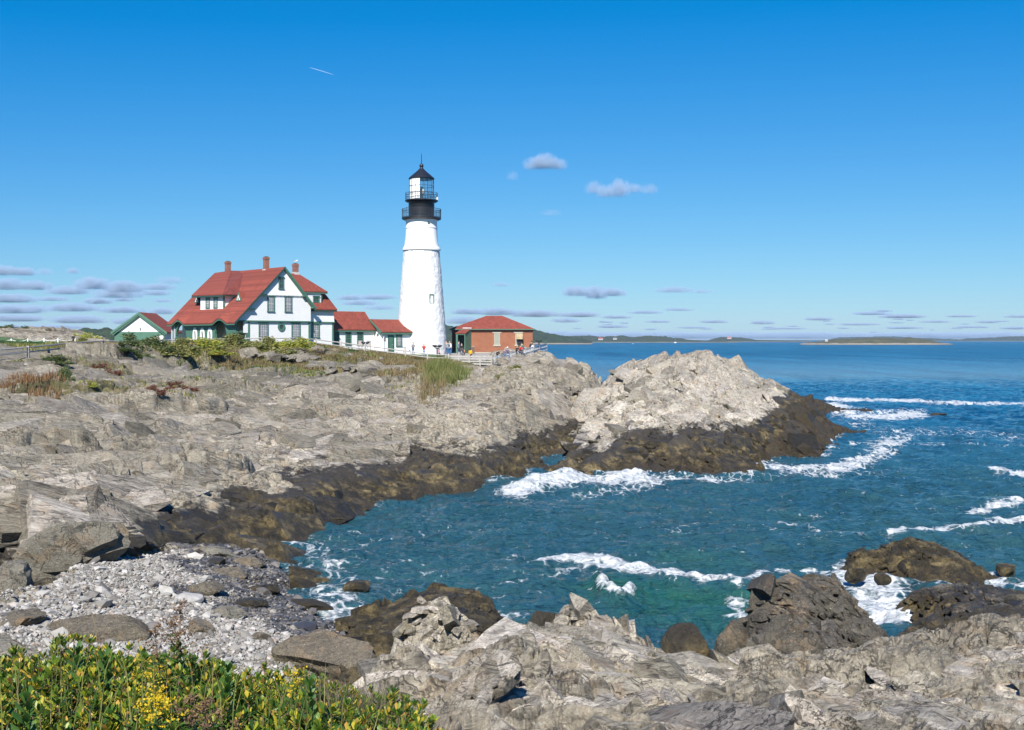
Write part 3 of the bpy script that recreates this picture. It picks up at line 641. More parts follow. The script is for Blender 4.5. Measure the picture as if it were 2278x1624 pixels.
MB().lathe([(rl-.1,z0-.02),(rl-.1,z0+.1),(.3,z0+.12)],32).build('lantern_floor',M['black'],ln)
lens=MB().lathe([(.25,z0),(.25,z0+.7),(.42,z0+.9),(.5,z0+1.25),(.42,z0+1.6),(.2,z0+1.85),(.15,z0+2.0)],24).build('lens',simple('lens_glass',(.55,.58,.5),.1,.2),ln,True)
MB().lathe([(r*k,lz(y)) for r,y in [(26.8,398.9),(28.7,398.2),(28.9,397.2),(27.5,395.6),(20,389),(12,382.5),(7.5,378.3),(5.4,376),(3.6,373.8),(3.4,372.5)]],48).build('lantern_roof',M['black'],lh,True)
MB().sphere((0,0,lz(368.8)),4.7*k,20,12).build('ventilator_ball',M['black'],lh,True)
MB().tube([(0,0,lz(365)),(0,0,lz(350)),(0,0,lz(341.5))],[.06,.045,.03],8).build('lightning_rod',M['black'],lh)
MB().box(*((946.5-937.7)*k+28*k-.25+ii for ii in (0,.3)),-.8,-.6,lz(446),lz(440)).build('weather_box',M['flash'],lh)
def tower_window(px,py0,py1,w):
    cx=(px-937.7)*k; rr=np.interp(-(py0+py1)/2,[-a[1] for a in prof],[a[0] for a in prof])*k; th=math.asin(cx/rr)
    wd=empty('window',(rr*math.sin(th),-rr*math.cos(th),lz(py1)),th); wd.parent=lh; H=(py1-py0)*k
    mb=MB(); mb.box(-w/2-.1,w/2+.1,-.06,.4,-.05,.03).box(-w/2-.1,-w/2,-.06,.4,.03,H).box(w/2,w/2+.1,-.06,.4,.03,H).box(-w/2-.1,w/2+.1,-.06,.4,H,H+.1); mb.build('window_frame',M['green'],wd)
    MB().box(-w/2,w/2,.06,.1,.03,H).build('pane',M['curtain'],wd)
    mb=MB(); mb.bar((0,.03,0),(0,.03,H),.05); [mb.bar((-w/2,.03,H*t),(w/2,.03,H*t),.05) for t in (.25,.5,.75)]; mb.build('glazing_bar',M['flash'],wd)
tower_window(963.2,657.5,675.5,.5)
MB().sphere(((955.3-937.7)*k,-math.sqrt((34.6*k)**2-((955.3-937.7)*k)**2),lz(498.6)),.2,12,8,(1,.4,1)).build('porthole',M['dgreen'],lh,True)

# ------------------------------------------------ keeper's house (local axes: x along the gable front, y back from it)
HR=R(42); c_,s_=math.cos(HR),math.sin(HR); HX,HYY,HZ=-33.8,143.9,9.0
house=empty('keepers_house',(HX,HYY,HZ),HR); tag(house,'large white clapboard house with green trim, big red roof and three brick chimneys','house')
def hu(px,v): q=(px-CX)/F; return (q*(HYY+c_*v)-HX+s_*v)/(c_-s_*q)
def hv(px,u): q=(px-CX)/F; return (HX+c_*u-q*(HYY+s_*u))/(s_+c_*q)
def hz(py,u,v): return (HY-py)/F*(HYY+s_*u+c_*v)+CH-HZ
E=CH-HZ  # local height of the eye
ridge=9.56+E; eL=2.42+E; RU=5.1; sl_=(ridge-eL)/(RU+2.0)
def rl_z(u): return ridge-(RU-u)*sl_ if u<RU else ridge-(u-RU)*1.12
lowb=-2.4
mb=MB(); mb.slab([(0,.05,lowb),(9.18,.05,lowb),(9.18,.05,rl_z(9.18)-.12),(RU,.05,ridge-.15),(0,.05,rl_z(0)-.12)],(0,18.6,0)).build('wall',M['clap'],house)
# upper front set slightly forward, gable triangle further forward
belt=2.5+E; tri=5.85+E; uR=9.18
def face(mat,name,pts,v0,v1): return MB().slab([(a,v0,z) for a,z in pts],(0,v1-v0,0)).build(name,mat,house)
face(M['clap'],'upper_front',[(-1.75,belt),(uR+.05,belt),(uR+.05,rl_z(uR)-.12),(RU+(ridge-tri)/1.12,tri),(RU-(ridge-tri)/sl_,tri),(-1.75,rl_z(-1.75)-.12)],-.12,.045)
face(M['batten'],'gable_panel',[(RU-(ridge-tri)/sl_+.1,tri+.02),(RU+(ridge-tri)/1.12-.1,tri+.02),(RU,ridge-.25)],-.28,-.13)
mb=MB(); n=34; ua,ub=RU-(ridge-tri)/sl_+.1,RU+(ridge-tri)/1.12-.1
for i in range(n):
    a=ua+(ub-ua)*i/n; b=ua+(ub-ua)*(i+1)/n; mb.slab([(a+.02,-.29,tri+.02),(b-.02,-.29,tri+.02),((a+b)/2,-.29,tri-.13)],(0,.04,0))
mb.build('pointed_valance',M['white'],house)
face(M['green'],'belt_course',[(-2.0,belt-.16),(uR+.1,belt-.16),(uR+.1,belt),(-2.0,belt)],-.2,.04)
# rakes
def rake(p,q,w=.38,d=.42,mat='green',nm='rake_board',y0=-.62):
    (u0,z0),(u1,z1)=p,q
    MB().slab([(u0,y0,z0),(u1,y0,z1),(u1,y0,z1-w),(u0,y0,z0-w)],(0,.09,0)).build(nm,M[mat],house)
rake((-2.2,rl_z(-2.2)),(RU,ridge),.30,mat='dgreen'); rake((RU,ridge),(9.75,rl_z(9.75)),.34)
MB().slab([(RU,-.53,ridge-.16),(9.7,-.53,rl_z(9.7)-.16),(9.7,-.53,rl_z(9.7)-.5),(RU,-.53,ridge-.5)],(0,.25,0)).build('rake_moulding',M['green'],house)
for (u,z,wd) in ((1.75,rl_z(1.75)-.35,.9),(-.15,rl_z(-.15)-.3,1.0),(8.0,rl_z(8.0)-.45,.6),(9.4,rl_z(9.4)-.4,1.0)):
    MB().box(u-.15*0-.2,u+wd-.2 if u<5 else u+.5,-.6,-.13,z-.14,z+.06).build('eave_return',M['green' if u>5 else 'dgreen'],house)
# corner boards
for (a,b) in ((-.02,.22),(uR-.22,uR+.06)): MB().box(a,b,-.04,.06,lowb,belt-.16).build('corner_board',M['green'],house)
MB().box(hu(543,0)-.1,-.02,0,.06,.9+E,belt-.16).build('porch_end_panel',M['clap'],house)
def window(parent,u0,u1,z0,z1,v,fr='green',pane='curtain',rows=4,cols=3,t=.13,sash=True,head=True):
    """upright window on a face looking to -y"""
    w=empty('window',((u0+u1)/2,v,z0)); w.parent=parent; W=(u1-u0)/2; H=z1-z0
    mb=MB(); mb.box(-W,-W+t,-.09,.03,0,H).box(W-t,W,-.09,.03,0,H).box(-W+t,W-t,-.09,.03,H-t,H).box(-W-.05,W+.05,-.14,.03,-.09,0)
    if head: mb.box(-W-.06,W+.06,-.15,.03,H,H+.1)
    mb.build('window_frame',M[fr],w); MB().box(-W+t,W-t,-.012,.02,.0,H-t).build('pane',M[pane],w)
    mb=MB(); a=W-t
    for i in range(1,cols): x=-a+2*a*i/cols; mb.box(x-.018,x+.018,-.045,-.013,0.02,H-t)
    for j in range(1,rows):
        z=(H-t)*j/rows; tt=.045 if (sash and j==rows//2) else .018; mb.box(-a,a,-.05,-.012,z-tt,z+tt)
    mb.build('glazing_bar',M['flash' if pane=='curtain' else 'green'],w); return w
def win_px(parent,pxa,pxb,pya,pyb,v,**kw):
    ua,ub=hu(pxa,v),hu(pxb,v); um=(ua+ub)/2; return window(parent,ua,ub,hz(pyb,um,v),hz(pya,um,v),v,**kw)
win_px(house,594.3,610.6,658,692.5,-.13); win_px(house,633,649.3,658.5,693,-.13)
win_px(house,575.2,596.5,718.5,752,.04,rows=6,cols=4); win_px(house,648.2,667.8,718.5,752,.04,rows=6,cols=4)
win_px(house,619.6,631.2,617,641.5,-.29,rows=2,cols=2,pane='glass')
# round window
cu,cz=hu(625.7,.04),hz(727.4,hu(625.7,.04),.04); rw=empty('round_window',(cu,.04,cz)); rw.parent=house
mb=MB(); n=28
for i in range(n):
    a,b=2*math.pi*i/n,2*math.pi*(i+1)/n
    mb.slab([(.28*math.cos(a),-.1,.30*math.sin(a)),(.54*math.cos(a),-.1,.56*math.sin(a)),(.54*math.cos(b),-.1,.56*math.sin(b)),(.28*math.cos(b),-.1,.30*math.sin(b))],(0,.1,0))
mb.build('window_frame',M['green'],rw); MB().slab([(.3*math.cos(2*math.pi*i/n),-.02,.32*math.sin(2*math.pi*i/n)) for i in range(n)],(0,.015,0)).build('pane',M['glass'],rw)
# right-hand section
vS=.8; uS=hu(741.4,vS); eS=4.13+E
MB().box(uR+.02,uS,vS,9,lowb,eS-.05).build('side_wing_wall',M['clap'],house)
MB().slab([(uR+.07,vS-.13,belt-.05),(uS+.08,vS-.13,belt-.05),(uS+.02,vS-.06,eS-.25),(uR+.07,vS-.06,eS-.25)],(0,.06,0)).build('upper_front',M['clap'],house)
MB().box(uR+.07,uS+.15,vS-.18,vS-.01,belt-.2,belt-.05).build('belt_course',M['green'],house)
MB().box(uS-.02,uS+.1,vS-.16,9,belt-.2,belt-.05).build('belt_course',M['green'],house)
for a,b in ((uR+.06,uR+.28),(uS-.2,uS+.03)): MB().box(a,b,vS-.03,vS+.2,lowb,belt-.2).build('corner_board',M['green'],house)
win_px(house,692.8,710.5,720,750,vS-.01,rows=6,cols=3)
# main roof: left slope with two eyebrow arches at the eave
b1=(hv(384,-2),hv(412,-2)); b2=(hv(473.5,-2),hv(507,-2))
def brow(v):
    z=0
    for a,b in (b1,b2):
        lo,hi=min(a,b),max(a,b)
        if lo<v<hi: z=max(z,(math.sin(math.pi*(v-lo)/(hi-lo))**1.3)*.62)
    return z
vsn=np.linspace(-.6,19.0,120); usn=[RU,3.5,1.5,.2,-.5,-1.0,-1.4,-1.8,-2.2]
def roofpt(u,v): 
    f=max(0,min(1,(-u+.4)/2.4)); return (u,v,rl_z(u)+brow(v)*f*f*(3-2*f)*(1.0))
top=[[roofpt(u,v) for v in vsn] for u in usn]
mb=MB(); nv=len(vsn)
vs=[p for r_ in top for p in r_]+[(p[0],p[1],p[2]-.16) for r_ in top for p in r_]; o_=len(usn)*nv; fs=[]
for i in range(len(usn)-1):
    for j in range(nv-1):
        a=i*nv+j; fs+=[(a,a+1,a+nv+1,a+nv),(a+o_,a+nv+o_,a+nv+1+o_,a+1+o_)]
for j in range(nv-1):
    a=(len(usn)-1)*nv+j; fs.append((a,a+1,a+1+o_,a+o_))
for i in range(len(usn)-1):
    a=i*nv; fs.append((a,a+nv,a+nv+o_,a+o_)); a=i*nv+nv-1; fs.append((a,a+nv,a+nv+o_,a+o_))
mb.add(vs,fs); roofo=mb.build('roof',M['roof'],house)
mb=MB()  # right slope of the main gable
mb.slab([(RU,-.6,ridge+.001),(9.75,-.6,rl_z(9.75)),(9.75,2.6,rl_z(9.75)),(9.3,19,rl_z(9.3)),(RU,19,ridge+.001)],(0,0,-.15)); mb.build('roof_slope',M['roof'],house)
mb=MB()
for j in range(nv-1):
    a=top[-1][j]; b=top[-1][j+1]
    mb.add([(a[0]+.03,a[1],a[2]-.16),(b[0]+.03,b[1],b[2]-.16),(b[0]+.03,b[1],b[2]-.34),(a[0]+.03,a[1],a[2]-.34),(a[0]+.2,a[1],a[2]-.16),(b[0]+.2,b[1],b[2]-.16),(b[0]+.2,b[1],b[2]-.34),(a[0]+.2,a[1],a[2]-.34)],[(0,1,2,3),(7,6,5,4),(3,2,6,7)])
mb.build('eave_fascia',M['green'],house,fix=False)
# porch wall with arches
pu=-1.65; arches=[]
for pa,pb,topy in ((391,414.5,722.5),(478,503.7,717.5)):
    a,b=sorted((hv(pa,pu),hv(pb,pu))); arches.append((a,b,hz(topy,pu,(a+b)/2),(b-a)/2*1.15))
small=[]
for pc in (434,450.3,467):
    vc=hv(pc,pu); small.append((vc-.62,vc+.62,hz(728.3,pu,vc),1.1))
mb=MB(); vv=np.linspace(.2,18.3,220); 
def zund(v):
    for a,b,zt,hgt in arches+small:
        if a<v<b: x=(v-(a+b)/2)/((b-a)/2); return zt-hgt*(1-math.sqrt(max(0,1-x*x)))
    return None
for va,vb in zip(vv[:-1],vv[1:]):
    zz=zund((va+vb)/2); zb_=lowb if zz is None else max(zz,lowb); tp=eL+.1+brow((va+vb)/2)*.75
    mb.box(pu,pu+.28,va,vb,zb_,tp)
mb.build('porch_wall',M['green'],house)
for a,b,zt,hgt in small:
    m_=(a+b)/2; W=(b-a)/2; mb=MB(); n=16; pts=[]
    for i in range(n+1):
        an=math.pi*i/n; pts.append((math.cos(an),math.sin(an)))
    for (c0,s0),(c1,s1) in zip(pts[:-1],pts[1:]):
        mb.slab([(pu-.06,m_+W*c0,zt-hgt+hgt*s0),(pu-.06,m_+W*c1,zt-hgt+hgt*s1),(pu-.06,m_+.42*W*c1,zt-hgt+.55*hgt*s1),(pu-.06,m_+.42*W*c0,zt-hgt+.55*hgt*s0)],(.14,0,0))
    for sgn in (-1,1): mb.box(pu-.06,pu+.08,*sorted((m_+sgn*W,m_+sgn*W*.42)),lowb,zt-hgt)
    mb.build('arch_surround',M['white'],house)
mb=MB(); a,b,zt,hgt=arches[0]
for vv_ in (b+.25,18.3): mb.box(pu-.12,pu+.3,vv_-.12,vv_+.12,lowb,eL)
mb.build('porch_post',M['whiterail'],house)
mb=MB()  # porch end screen with arched opening at the front
vA=.12; u0,u1=pu,0.0; zc=hz(735.5,-.9,vA)
for i in range(24):
    a=u0+(u1-u0)*i/24; b=u0+(u1-u0)*(i+1)/24; x=((a+b)/2-(-.85))/.66; zb_=lowb if abs(x)>=1 else zc-.75*(1-math.sqrt(1-x*x)); mb.box(a,b,vA-.1,vA,zb_,1.0+E)
mb.build('porch_end_wall',M['green'],house)
MB().box(pu+.3,0,.3,18.4,lowb,lowb+1.2).build('porch_floor',M['concrete'],house)
# left dormer: front wall, cheeks, hipped roof
uw=-.28; va,vb=hv(498,uw),hv(445.9,uw); zt=6.05+E; zb0=4.15+E
MB().box(uw,4.2,va,vb,zb0-.1,zt-.1).build('dormer_wall',M['clap'],house)
MB().box(uw-.06,uw+.1,va-.07,va+.14,zb0-.08,zt-.12).build('corner_board',M['green'],house)
MB().box(uw-.05,uw+.1,va,vb,zb0-.15,zb0).build('dormer_sill',M['white'],house)
def side_window(px0,px1,py0,py1):
    v0,v1=sorted((hv(px0,uw),hv(px1,uw))); vm=(v0+v1)/2; z0_,z1_=hz(py1,uw,vm),hz(py0,uw,vm)
    w=window(house,-(v1-v0)/2,(v1-v0)/2,z0_,z1_,0,cols=2,rows=4); w.location=(uw,vm,z0_); w.rotation_euler=(0,0,R(-90))
side_window(458.5,467.3,664,684.5); side_window(476,484.5,663.5,684)
d_=[(-.75,5.35,6.0+E),(1.63,5.3,6.05+E),(RU+.02,10.1,9.5+E),(RU+.02,14.1,9.72+E)]
MB().slab(d_,(0,0,-.13)).build('dormer_hip',M['roof_shaded'],house)
MB().slab([(-.75,5.34,6.0+E),(RU+.03,14.1,9.74+E),(RU+.03,19.05,9.62+E),(-.6,14.6,6.12+E)],(0,0,-.13)).build('dormer_roof',M['roof'],house)
MB().slab([(-.76,5.35,5.86+E),(-.6,14.6,5.98+E),(-.6,14.6,5.78+E),(-.76,5.35,5.66+E)],(.09,0,0)).build('dormer_fascia',M['dgreen'],house)
MB().slab([(-.7,5.38,5.86+E),(1.6,5.36,5.92+E),(1.6,5.36,5.76+E),(-.7,5.38,5.70+E)],(0,.09,0)).build('dormer_fascia',M['dgreen'],house)
def tri_dormer(px,py,wd,ht):
    # tiny triangular vent dormer on the left slope
    for u in np.linspace(-1.8,3,200):
        v=hv(px,u)
        if abs(hz(py,u,v)-rl_z(u))<.03: break
    t=empty('vent_dormer',(u,v,rl_z(u))); t.parent=house
    MB().slab([(-.04,-wd*.96,0.02),(-.04,wd*.96,0.02),(-.04,0,ht*.97)],(.95,0,-.02)).build('hood',M['roof'],t)
    MB().slab([(-.12,-wd,0),(-.12,wd,0),(-.12,0,ht)],(.07,0,0)).build('hood_front',M['green'],t)
    MB().slab([(-.13,-wd*.62,.1),(-.13,wd*.62,.1),(-.13,0,ht*.72)],(.02,0,0)).build('louvre',M['white'],t)
    MB().slab([(-.15,-wd*.25,.16),(-.15,wd*.25,.16),(-.15,0,ht*.45)],(.015,0,0)).build('opening',M['dgreen'],t)
tri_dormer(532,669,.75,1.1); tri_dormer(439,673,.75,1.0)
# roof of the right-hand section with its dormer
mb=MB()
T0,T1=(RU,4.5,9.1+E),(10.2,4.5,9.05+E); Dl,Dr=(8.2,.75,6.55+E),(12.45,.75,6.55+E)
mb.slab([Dl,Dr,T1,T0],(0,0,-.13)).build('upper_roof',M['roof'],house)
MB().slab([(12.45,.75,6.55+E),(12.45,8.4,6.55+E),(10.2,6.5,9.05+E),T1],(0,0,-.13)).build('upper_roof_end',M['roof'],house)
MB().slab([(8.2,.78,6.42+E),(12.43,.78,6.42+E),(12.43,.78,6.24+E),(8.2,.78,6.24+E)],(0,.1,0)).build('dormer_fascia',M['green'],house)
uE=hu(750.4,.3)
mb=MB(); mb.slab([(9.2,.3,4.16+E),(uE,.3,4.16+E),(12.75,1.9,6.35+E),(9.2,1.9,6.35+E)],(0,0,-.14)); mb.build('lower_roof',M['roof'],house)
MB().slab([(uE,.3,4.16+E),(uE,9.5,4.16+E),(12.75,8.2,6.35+E),(12.75,1.9,6.35+E)],(0,0,-.14)).build('lower_roof_end',M['roof'],house)
MB().box(9.2,12.6,2.0,8.5,4+E,6.6+E).build('attic_wall',M['clap'],house)
MB().box(9.6,uE-.02,.33,.45,3.82+E,4.01+E).build('eave_fascia',M['dgreen'],house)
dv=.95; du0,du1=8.9,hu(716,dv)
MB().box(du0,du1,dv,3.2,4.5+E,6.38+E).build('dormer_wall',M['clap'],house)
MB().box(du1-.16,du1+.03,dv-.03,dv+.15,4.55+E,6.3+E).build('corner_board',M['green'],house)
win_px(house,696.3,709.8,659.5,679.5,dv-.02,rows=4,cols=2,pane='glass')
# chimneys
def chimney(px0,px1,py_top,py_bot,u,v,dep=.85):
    ua=hu(px0,v); D=HYY+s_*u+c_*v; wpx=(px1-px0)/F*D; a=wpx/(c_+s_)*1.0
    cx_=(px0+px1)/2; uc=hu(cx_,v); zt_=hz(py_top,uc,v); zb_=hz(py_bot,uc,v)
    c=empty('chimney',(uc,v,zb_-.8)); c.parent=house; H=zt_-zb_+.8; w=a/2
    MB().box(-w,w,-w,w,0,H-.35).box(-w-.05,w+.05,-w-.05,w+.05,H-.35,H-.12).box(-w,w,-w,w,H-.12,H).build('stack',M['chim'],c)
    MB().box(-w-.07,w+.07,-w-.07,w+.07,.35,.95).build('flashing',M['flash'],c)
    MB().box(-w*.6,w*.6,-w*.6,w*.6,H,H+.06).build('flue',M['black'],c); return c,uc,v,zt_
chimney(499.8,514,581.5,607,RU,16.0); chimney(585,599.3,571.5,601.5,RU,4.6); CH3=chimney(650,664.5,586.5,608,8.9,4.7)
# connecting wings to the tower
vA=2.2; uA=hu(832.7,vA); zA=1.48+E
MB().slab([(uS-.5,vA,lowb),(uS-.5,vA+5.6,lowb),(uS-.5,vA+5.6,zA),(uS-.5,vA+2.8,4.0+E-.1),(uS-.5,vA,zA)],(uA-uS+.5,0,0)).build('passage_wall',M['clap'],house)
MB().slab([(uS+.03,vA-.35,zA-.02),(uA+.05,vA-.35,zA-.02),(uA+.3,vA+2.8,4.05+E),(uS+.03,vA+2.8,4.05+E)],(0,0,-.13)).build('passage_roof',M['roof'],house)
MB().slab([(uS,vA+2.8,4.05+E),(uA+.3,vA+2.8,4.05+E),(uA+.05,vA+6,zA-.02),(uS,vA+6,zA-.02)],(0,0,-.13)).build('passage_roof',M['roof'],house)
MB().box(uS,uA+.02,vA-.32,vA-.03,zA-.36,zA-.16).build('eave_fascia',M['green'],house)
win_px(house,768.3,780.8,738.5,765.8,vA-.01,rows=6,cols=3,pane='glass'); win_px(house,794.3,807.5,738.5,765.8,vA-.01,rows=6,cols=3,pane='glass')
MB().box(hu(743,vA),hu(754.5,vA),vA-.06,vA,lowb,zA-.36).build('shade_panel',M['dgreen'],house)  # dark panel painted where the house shades the passage wall, no door there
vB=.4; uB=21.3; uB2=26.6; zE=1.15+E; zR=2.95+E
MB().slab([(uB,vB,lowb),(uB,vB+5.6,lowb),(uB,vB+5.6,zE),(uB,3.2,zR-.14),(uB,vB,zE+.05)],(uB2-uB+.8,0,0)).build('entry_wall',M['white'],house)
MB().slab([(uB-.5,.02,zE),(uB2+.5,.02,zE),(uB2+.1,1.0,zE+.57),(uB2-.1,3.2,zR),(uB-.3,3.2,zR)],(0,0,-.12)).build('entry_roof',M['roof'],house)
MB().slab([(uB-.3,3.2,zR),(uB2-.1,3.2,zR),(uB2+.2,6.4,zE),(uB-.5,6.4,zE)],(0,0,-.12)).build('entry_roof',M['roof'],house)
MB().slab([(uB-.56,-.02,zE+.02),(uB-.34,3.2,zR+.02),(uB-.34,3.2,zR-.28),(uB-.56,-.02,zE-.28)],(.08,0,0)).build('rake_board',M['green'],house)
MB().box(uB-.45,uB2+.45,.05,.3,zE-.36,zE-.14).build('eave_fascia',M['green'],house)
dv0,dv1=hu(862.9,vB),hu(875.7,vB); zd0=hz(783,dv0,vB); zd1=hz(745.5,dv0,vB)
dr=empty('door',((dv0+dv1)/2,vB,zd0)); dr.parent=house; W=(dv1-dv0)/2; H=zd1-zd0
MB().box(-W,-W+.12,-.1,.02,0,H).box(W-.12,W,-.1,.02,0,H).box(-W+.12,W-.12,-.1,.02,H-.12,H).build('door_frame',M['dgreen'],dr)
MB().box(-W+.12,W-.12,-.05,.02,0,H-.12).box(-W+.22,W-.22,-.065,-.05,.2,H*.45).box(-W+.22,W-.22,-.065,-.05,H*.52,H-.3).build('door_leaf',M['green'],dr)
MB().sphere((W-.22,-.12,H*.42),.05,8,6).build('door_knob',M['flash'],dr)
win_px(house,881,894,746,769,vB-.01,rows=4,cols=3)
MB().box(hu(851.6,vB-.02),hu(857.4,vB-.02),vB-.05,vB-.005,hz(759,21.6,vB),hz(750.8,21.6,vB)).build('plaque',simple('brown_plaque',(.10,.04,.035),.5),house)
MB().box(uB-.05,uB+.02,1.35,1.75,hz(748,uB,1.5),hz(742,uB,1.5)).build('vent',M['green'],house)
MB().tube([(uB+.12,vB-.1,zE-.2),(uB+.12,vB-.1,lowb)],.06,8).build('downpipe',M['white'],house)

# ------------------------------------------------ outbuilding on the left
gx,gy=(310.5-CX)/F*170,170.0
gar=empty('outbuilding',(gx,gy,8.6),R(0)); tag(gar,'small white gabled outbuilding with green trim and red roof, left of the big house','outbuilding')
E2=CH-8.6; W=4.0; zw=(HY-738)*170/F+E2; zp=(HY-694.5)*170/F+E2
MB().slab([(-3.75,0,-2),(3.75,0,-2),(3.75,0,zw),(0,0,zp-.15),(-3.75,0,zw)],(0,7.5,0)).build('wall',M['clap'],gar)
MB().box(-3.78,3.78,-.05,0.02,-2,zw-.02).build('lower_front',M['green'],gar)
for sg in (-1,1):
    MB().slab([(0,-.35,zp),(sg*4.2,-.35,zw-.08),(sg*4.2,7.9,zw-.08),(0,7.9,zp)],(0,0,-.14)).build('roof',M['roof'],gar)
    MB().slab([(0,-.42,zp+.02),(sg*4.24,-.42,zw-.06),(sg*4.24,-.42,zw-.42),(0,-.42,zp-.36)],(0,.07,0)).build('rake_board',M['green'],gar)
    MB().slab([(0,-.35,zp-.36),(sg*4.0,-.35,zw-.42),(sg*4.0,-.35,zw-.6),(0,-.35,zp-.54)],(0,.2,0)).build('rake_moulding',M['green'],gar)
MB().box(2.55,3.6,-.09,-.05,-.6,zw-.6).build('door',M['white'],gar)
MB().tube([(.1,-.12,zw+.3),(.1,-.12,zw+.55),(.1,-.12,zw+.8)],[.08,.14,.03],8).build('lamp',M['flash'],gar)

# ------------------------------------------------ brick fog-signal building
bx,by,bz=(1005.4-CX)/F*176,176.0,CH-32*176/F
BW=(1185-1005.4)/F*176; E3=CH-bz
bb=empty('brick_building',(bx,by,bz)); tag(bb,'low red brick building with hipped red roof and green lean-to porch','brick building')
ze=(HY-732)*176/F+E3
MB().box(0,BW,0,8.6,.32,ze).build('wall',M['brick'],bb); MB().box(-.08,BW+.08,-.08,8.7,-2,.32).build('foundation',M['stone'],bb)
MB().box(-.05,BW+.05,-.06,0,ze-.42,ze-.2).box(-.02,BW+.02,-.03,0,ze-.55,ze-.42).build('brick_cornice',M['chim'],bb)
rx0=(1078.9-1005.4)/F*180.3; rx1=(1114.1-1005.4)/F*180.3; zr=(HY-702.4)/F*180.3+E3; ov=.38
mb=MB(); A_=[(-ov,-ov,ze),(BW+ov,-ov,ze),(BW+ov,8.6+ov,ze),(-ov,8.6+ov,ze)]; r0,r1=(rx0,4.3,zr),(rx1,4.3,zr)
mb.add(A_+[r0,r1],[(0,1,5,4),(1,2,5),(2,3,4,5),(3,0,4),(3,2,1,0)]).build('roof',M['roof'],bb)
MB().box(-ov+.03,BW+ov-.03,-ov+.03,8.6+ov-.03,ze-.18,ze-.01).build('soffit',M['dgreen'],bb)
MB().box(-ov,BW+ov,-ov-.06,-ov+.02,ze-.12,ze+.0).build('gutter',M['green'],bb)
def bxp(px,y=0): return (px-CX)/F*(by+y)-bx
def bzp(py,y=0): return (HY-py)/F*(by+y)+E3
gb=glass_mat('glass_block',(.18,.24,.20),.3)
for i,(pa,pb) in enumerate(((1099.3,1112.2),(1146.5,1155.5+5))):
    w=empty('window',(bxp(pa),0,bzp(767))); w.parent=bb; W=bxp(pb)-bxp(pa); H=bzp(740.5)-bzp(767)
    MB().box(-.25,W+.25,-.06,.02,H-.02,H+.26).build('lintel',M['stone'],w); MB().box(-.12,W+.12,-.12,.02,-.22,0).build('sill',M['stone'],w)
    MB().box(.08,W-.08,-.02,.03,0,H-.02).build('pane',gb,w)
    mb=MB(); mb.box(0,.08,-.05,.02,0,H-.02).box(W-.08,W,-.05,.02,0,H-.02)
    for a in range(1,6): mb.box(.08+(W-.16)*a/6-.02,.08+(W-.16)*a/6+.02,-.04,-.021,0,H-.03)
    for a in range(1,10): mb.box(.08,W-.08,-.045,-.022,H*a/10-.02,H*a/10+.02)
    mb.build('glazing_bar',M['stone'],w)
    if i==1:
        hd=empty('fog_horn_hood',(W*.62,0,H*.42)); hd.parent=w
        MB().slab([(-.45,0,0),(-.45,-.9,.1),(-.45,-.9,.5),(-.45,0,.95)],(1.0,0,0)).build('hood_shell',simple('buff_metal',(.38,.29,.17),.6,.3),hd)
        MB().box(-.3,.5,-.5,0.0,-.62,-.01).build('horn',M['black'],hd)
# lean-to
D1=-2.0
lt=empty('lean_to',(bxp(1014.3,D1),D1,0)); lt.parent=bb
xa,xb,xc=0,bxp(1034.6,D1)-bxp(1014.3,D1),bxp(1048.6)-bxp(1014.3,D1)
h0=bzp(741,D1); h1=bzp(731.5)
MB().slab([(xb,0,-1),(xc,2,-1),(xc,2,h1-.1),(xb,0,h0-.02)],(-.1,0,0)).build('side_wall',M['green'],lt)
MB().slab([(xa,0,-1),(xa+.6,2,-1),(xa+.6,2,h1-.1),(xa,0,h0-.02)],(.1,0,0)).build('side_wall',M['green'],lt)
MB().box(xa,xa+.28,-.04,.06,-1,h0-.03).box(xb-.1,xb+.02,-.04,.06,-1,h0-.03).box(xa+.28,xb-.1,-.04,.06,h0-.28,h0-.03).build('door_frame',M['green'],lt)
MB().slab([(xa-.1,-.15,h0),(xb+.08,-.15,h0),(xc+.0,1.95,h1+.02),(xa+1.0,1.95,h1+.02)],(0,0,-.09)).build('lean_to_roof',M['roof'],lt)
MB().box(xa+.95,xc+.02,1.8,1.95,h1+.03,h1+.2).build('flashing',M['flash'],lt)
MB().box(xa+.5,xc-.3,1.85,1.92,-.9,h1-.3).build('doorway',M['black'],lt)
# ------------------------------------------------ ground contact helpers
def gza(xs,ys): return land_z(np.array([xs],float),np.array([ys],float))[0]
def hit(px,py,d0,d1,n=160):
    ds=np.linspace(d0,d1,n); z=gza((px-CX)/F*ds,ds); rz=CH-(py-HY)*ds/F
    i=np.argmax(z>=rz) if (z>=rz).any() else int(np.argmin(abs(z-rz)))
    return (px-CX)/F*ds[i],ds[i],z[i]
